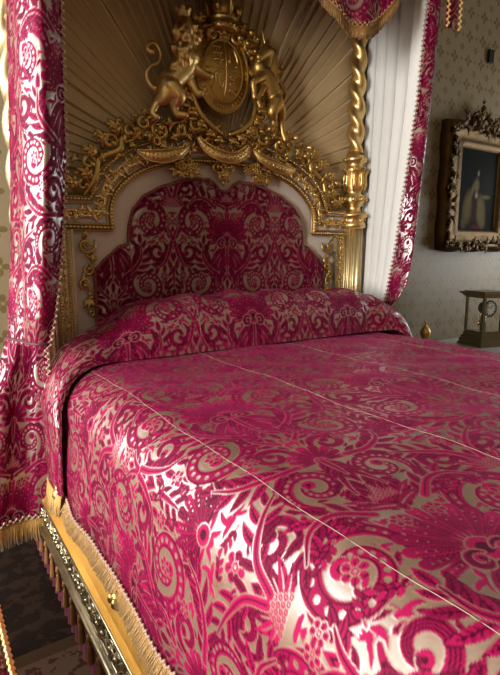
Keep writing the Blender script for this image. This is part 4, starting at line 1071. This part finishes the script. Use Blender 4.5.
# ================================================================== RIGHT-HAND SIDE OF THE ROOM
pic = thing('framed_portrait', 'small dark portrait of a robed figure in a heavy carved gilt frame on the wall', 'picture', (2.87, WY, 1.5))
x0, x1, z0, z1 = 2.575, 3.15, 1.705, 2.405; xa, xb, za, zb = 2.34, 3.385, 1.52, 2.61
def rect(a, b, c, d, n=14, wav=0):
    P = []
    for (p, q) in (((a, c), (b, c)), ((b, c), (b, d)), ((b, d), (a, d)), ((a, d), (a, c))):
        for k in range(n):
            t = k/n; e = wav*math.sin(t*PI*3)**2; nx_, nz_ = (q[1]-p[1]), -(q[0]-p[0]); l = math.hypot(nx_, nz_); P.append((p[0]+(q[0]-p[0])*t+nx_/l*e, p[1]+(q[1]-p[1])*t+nz_/l*e))
    return P
loops = [(rect(xa, xb, za, zb, 14, .02), WY-.002), (rect(xa, xb, za, zb, 14, .02), WY-.05), (rect(xa+.05, xb-.05, za+.05, zb-.05, 14, .012), WY-.11), (rect(xa+.10, xb-.10, za+.08, zb-.09, 14), WY-.07), (rect(x0-.06, x1+.06, z0-.06, z1+.06), WY-.06), (rect(x0-.03, x1+.03, z0-.03, z1+.03), WY-.075), (rect(x0, x1, z0, z1), WY-.035)]
V = []; F = []; n = 56
for Lp, yy in loops: V += [(p[0], yy, p[1]) for p in Lp]
for i in range(len(loops)-1):
    for j in range(n): F.append((i*n+j, i*n+(j+1) % n, (i+1)*n+(j+1) % n, (i+1)*n+j))
fr_ = MB().add(V, F).build('frame', M['dark_gold'], pic)
mb = MB(); random.seed(9)
for p in resample([(a, WY-.10, b) for a, b in rect(xa+.05, xb-.05, za+.05, zb-.05, 14)], .042):
    c_leaf(mb, p[0], p[2], random.uniform(0, 360), .085, .02, random.uniform(-80, 80), WY-.095, .03, .5, 1)
for cx, cz in ((xa+.06, za+.06), (xb-.06, za+.06), (xa+.06, zb-.06), (xb-.06, zb-.06), ((xa+xb)/2, za+.03), (xa+.04, 2.05), (xb-.04, 2.05)):
    for s in (-1, 1): c_scroll(mb, cx+s*.035, cz, .045, .012, 90+s*40, 90+s*430, .014, .010, WY-.09, .03)
    c_flower(mb, cx, cz, .035, WY-.12)
mb.build('carved_leafage', M['dark_gold'], fr_)
mb = MB(); cx = 2.80
for s in (-1, 1):
    c_scroll(mb, cx+s*.09, 2.66, .055, .014, -90, -90+s*400, .016, .012, WY-.07, .03); c_leaf(mb, cx+s*.03, 2.66, 90-s*50, .12, .024, -s*60, WY-.06); c_leaf(mb, cx+s*.16, 2.63, 90-s*70, .14, .024, s*40, WY-.06)
c_leaf(mb, cx, 2.63, 90, .15, .03, 0, WY-.06); mb.ball((cx, WY-.08, 2.74), .03, (1, .7, 1.2)); mb.ball((cx, WY-.08, 2.80), .014); mb.box(cx-.05, cx+.05, WY-.07, WY-.005, 2.57, 2.70)
mb.build('cresting', M['dark_gold'], fr_)
nx, nz = 70, 86; uu, vv2 = np.meshgrid(np.linspace(0, 1, nx), np.linspace(0, 1, nz), indexing='ij')
P = np.stack([x0-.005+uu*(x1-x0+.01), np.full_like(uu, WY-.036), z0-.005+vv2*(z1-z0+.01)], -1)
cv = grid_obj('canvas', P, M['paint'], pic)
col = np.zeros((nx, nz, 3)); col[:] = (.006, .0055, .004)
col += np.array([.012, .012, .009])*np.exp(-(((uu-.8)/.3)**2+((vv2-.55)/.25)**2))[..., None]
def blob(cu, cv_, ru, rv, c, soft=.25, ang=0):
    ca, sa = math.cos(ang), math.sin(ang); a = ((uu-cu)*ca+(vv2-cv_)*sa)/ru; b = (-(uu-cu)*sa+(vv2-cv_)*ca)/rv
    k = np.clip((1-np.hypot(a, b))/soft, 0, 1)[..., None]; col[:] = col*(1-k)+np.array(c)*k
blob(.27, .28, .15, .27, (.16, .125, .045), .6, -.22); blob(.61, .25, .16, .25, (.18, .14, .06), .6, .28); blob(.73, .43, .16, .035, (.16, .125, .05), .7)
blob(.44, .28, .10, .30, (.035, .014, .010), .5); blob(.55, .045, .22, .035, (.11, .012, .010), .6); blob(.47, .56, .09, .12, (.16, .125, .06), .6); blob(.37, .50, .05, .14, (.15, .115, .045), .6, -.4); blob(.48, .44, .05, .05, (.30, .27, .20), .6)
for q in range(7): blob(.20+.03*q, .26-.01*q, .012, .2, (.09, .065, .02), .9, -.22); blob(.54+.03*q, .24, .012, .2, (.10, .075, .03), .9, .28)
blob(.50, .715, .032, .048, (.30, .21, .14), .5); blob(.505, .755, .034, .02, (.05, .035, .015), .5); blob(.18, .09, .08, .10, (.10, .08, .03), .7); blob(.68, .09, .10, .08, (.13, .10, .04), .7)
at_ = cv.data.attributes.new('paint', 'FLOAT_COLOR', 'POINT'); at_.data.foreach_set('color', np.concatenate([col, np.ones((nx, nz, 1))], -1).reshape(-1).astype(np.float32))

sw = MB().box(2.915, 2.975, WY-.025, WY, 3.165, 3.275); sw.tube([(2.915, WY-.025, 3.165), (2.975, WY-.025, 3.165), (2.975, WY-.025, 3.275), (2.915, WY-.025, 3.275), (2.915, WY-.025, 3.165)], .004, n=5)
tag(sw.build('wall_sensor', M['black'], None, False), 'small black rectangular box fixed high on the wallpaper above the picture', 'sensor')

# table with glass clock and gilt ornament
tbl = thing('side_table', 'low dark side table standing against the wall, beyond the bed', 'table', (2.2, -.12, 0))
MB().box(1.66, 2.75, -.42, .20, .685, .72).build('tabletop', M['marble'], tbl, False)
MB().box(1.72, 2.69, -.38, .17, .60, .685).build('apron', M['wood'], tbl, False)
for xx in (1.76, 2.65):
    for yy in (-.34, .13): MB().lathe([(.02, 0), (.026, .03), (.018, .08), (.03, .4), (.034, .6)], (xx, yy, 0), 14).build('leg', M['wood'], tbl)

ck = thing('table_clock', 'glass cased brass clock with white dial standing on the table', 'clock', (2.42, -.13, .72))
cx, cy, h = 2.475, -.13, .095; rot = math.radians(-14)
def rotz(mb):
    c, s_ = math.cos(rot), math.sin(rot); mb.V = [(cx+(x-cx)*c-(yv-cy)*s_, cy+(x-cx)*s_+(yv-cy)*c, z) for x, yv, z in mb.V]; return mb
mb = MB()
for r, a, b in ((h+.045, .72, .735), (h+.035, .735, .775), (h+.025, .775, .80), (h+.012, .80, .83), (h+.004, .83, .845)): mb.box(cx-r, cx+r, cy-r, cy+r, a, b)
rotz(mb).build('base', M['brass'], ck, False)
for sx in (-1, 1):
    for sy in (-1, 1): rotz(MB().box(cx+sx*h-.009, cx+sx*h+.009, cy+sy*h-.009, cy+sy*h+.009, .845, 1.135)).build('corner_post', M['brass'], ck, False)
mb = MB()
for r, a, b in ((h+.016, 1.125, 1.14), (h+.03, 1.14, 1.155), (h+.045, 1.155, 1.172), (h+.02, 1.172, 1.18)): mb.box(cx-r, cx+r, cy-r, cy+r, a, b)
rotz(mb).build('top', M['brass'], ck, False)
mb = MB()
for sx in (-1, 1): mb.box(cx+sx*h-.0015, cx+sx*h+.0015, cy-h+.013, cy+h-.013, .846, 1.124); mb.box(cx-h+.013, cx+h-.013, cy+sx*h-.0015, cy+sx*h+.0015, .846, 1.124)
rotz(mb).build('glass_panes', M['glass'], ck, False)
def disc(mb, c, r, y0, y1, n=28): mb.prism([(c[0]+r*math.cos(2*PI*j/n), c[1]+r*math.sin(2*PI*j/n)) for j in range(n)], y0, y1)
yf = cy-h+.03; mb = MB(); disc(mb, (cx, 1.035), .062, yf, yf+.012); dl = rotz(mb).build('dial', M['dial'], ck, False)
mb = MB(); P = [(cx+.064*math.cos(2*PI*j/28), yf-.001, 1.035+.064*math.sin(2*PI*j/28)) for j in range(29)]; mb.tube(P, .007, n=6)
for k in range(12):
    a = 2*PI*k/12; mb.box(cx+.048*math.cos(a)-.003, cx+.048*math.cos(a)+.003, yf-.003, yf, 1.035+.048*math.sin(a)-.006, 1.035+.048*math.sin(a)+.006)
mb.tube([(cx, yf-.004, 1.035), (cx+.02, yf-.004, 1.065)], .0025, n=5); mb.tube([(cx, yf-.004, 1.035), (cx-.028, yf-.004, 1.055)], .002, n=5)
rotz(mb).build('hands', M['iron'], dl)
mb = MB(); mb.lathe([(.055, 0), (.055, .07)], (0, 0, 0), 20); mv = MB().add([(cx+v[0]*.9, yf+.012+v[2], 1.035+v[1]*.9) for v in mb.V], mb.F); mv.box(cx-.012, cx+.012, cy-.02, cy+.02, .845, .97)
rotz(mv).build('movement', M['iron'], ck)
mb = MB(); mb.tube([(cx, cy+.04, .98), (cx, cy+.04, .91)], .003, n=5); mb.ball((cx, cy+.04, .90), .026, (1, .5, 1)); rotz(mb).build('pendulum', M['bright_gold'], ck)

ob = MB(); ob.lathe([(r*.8, z) for r, z in [(.045, .72), (.05, .74), (.034, .755), (.028, .80), (.034, .82), (.05, .85), (.053, .875), (.04, .90), (.02, .92), (.008, .932), (.013, .945), (.006, .962)]], (1.825, -.05, 0), 18)
tag(ob.build('gilt_ornament', M['gold']), 'little gilt bell-shaped ornament on the table just beyond the bed edge', 'ornament')

# bench, only a corner in view; lengthened to shade floor and bed skirt
X0, X1, Y0, Y1, zt = -2.05, -1.43, -2.0, -.75, .60
bn = thing('bench', 'crimson damask upholstered bench with gold bead trim, lengthened out of view beside the bed to shade the floor', 'bench', ((X0+X1)/2, (Y0+Y1)/2, 0))
uu, vv2 = np.meshgrid(np.linspace(-1, 1, 160), np.linspace(-1, 1, 260), indexing='ij'); xa, ya = (X1-X0)/2, (Y1-Y0)/2
P = np.stack([(X0+X1)/2+uu*xa, (Y0+Y1)/2+vv2*ya, zt+.05*(1-uu**6)*(1-vv2**8)-.02], -1); grid_obj('seat', P, M['damask'], bn, P[..., 0]+1.74, P[..., 1], .0006)
MB().box(X0, X1, Y0, Y1, .30, zt-.018).build('seat_rail', M['crimson'], bn, False)
for z in (zt-.012, .305):
    mb = MB(); q = .006; Q = [(X0-q, Y0-q, z), (X1+q, Y0-q, z), (X1+q, Y1+q, z), (X0-q, Y1+q, z), (X0-q, Y0-q, z)]; mb.tube(resample(Q, .03), .006, n=6); beads(mb, Q, .010, .022); mb.build('bead_trim', M['bright_gold'], bn)
for xx in (X0+.05, X1-.05):
    for yy in (Y0+.05, Y1-.05): MB().lathe([(.018, .012), (.024, .04), (.016, .08), (.026, .2), (.03, .30)], (xx, yy, 0), 14).build('leg', M['gold'], bn)

# ================================================================== LIGHT AND CAMERA
PW = (490, 370, 58, 135)
def area(name, loc, rot, sx, sy, power, col):
    l = bpy.data.lights.new(name, 'AREA'); l.shape = 'RECTANGLE'; l.size = sx; l.size_y = sy; l.energy = power; l.color = col
    o = bpy.data.objects.new(name, l); o.location = loc; o.rotation_euler = rot; COL.objects.link(o); return o
for nm, (a, b, z0, z1), x, rz, pw, c in (('daylight_near', WL[0], XL-.2, -1, PW[0], (1, .98, .95)), ('daylight_head', WL[1], XL-.2, -1, PW[1], (1, .98, .95)), ('daylight_right', WR[0], XR+.2, 1, PW[2], (.86, .93, 1))):
    area(nm, (x, (a+b)/2, (z0+z1)/2), (0, rz*PI/2, 0), z1-z0, b-a, pw, c)
area('added_daylight_back', ((HX0+HX1)/2, WY+.25, (HZ0+HZ1)/2), (PI/2, 0, PI), HX1-HX0, HZ1-HZ0, PW[3], (.95, .97, 1))  # light for the added back window, gives the bedspread satin its glare
w = bpy.data.worlds.new('sky'); bpy.context.scene.world = w; w.use_nodes = True; bg = w.node_tree.nodes['Background']; bg.inputs[0].default_value = (.75, .85, 1, 1); bg.inputs[1].default_value = .35
cam = bpy.data.cameras.new('camera'); cam.lens = 505/675*36; cam.sensor_width = 36; cam.clip_start = .02
co = bpy.data.objects.new('camera', cam); co.location = (-1.52, -2.6, 1.5); co.rotation_euler = (math.radians(90-9.6), 0, math.radians(-33.3)); COL.objects.link(co)
sc = bpy.context.scene; sc.camera = co
vs = sc.view_settings; vs.view_transform = 'Standard'; vs.look = 'None'; vs.gamma = 1; vs.use_curve_mapping = False; vs.exposure = .2
sc.cycles.max_bounces = 6; sc.cycles.caustics_reflective = False; sc.cycles.caustics_refractive = False; sc.cycles.sample_clamp_indirect = 4
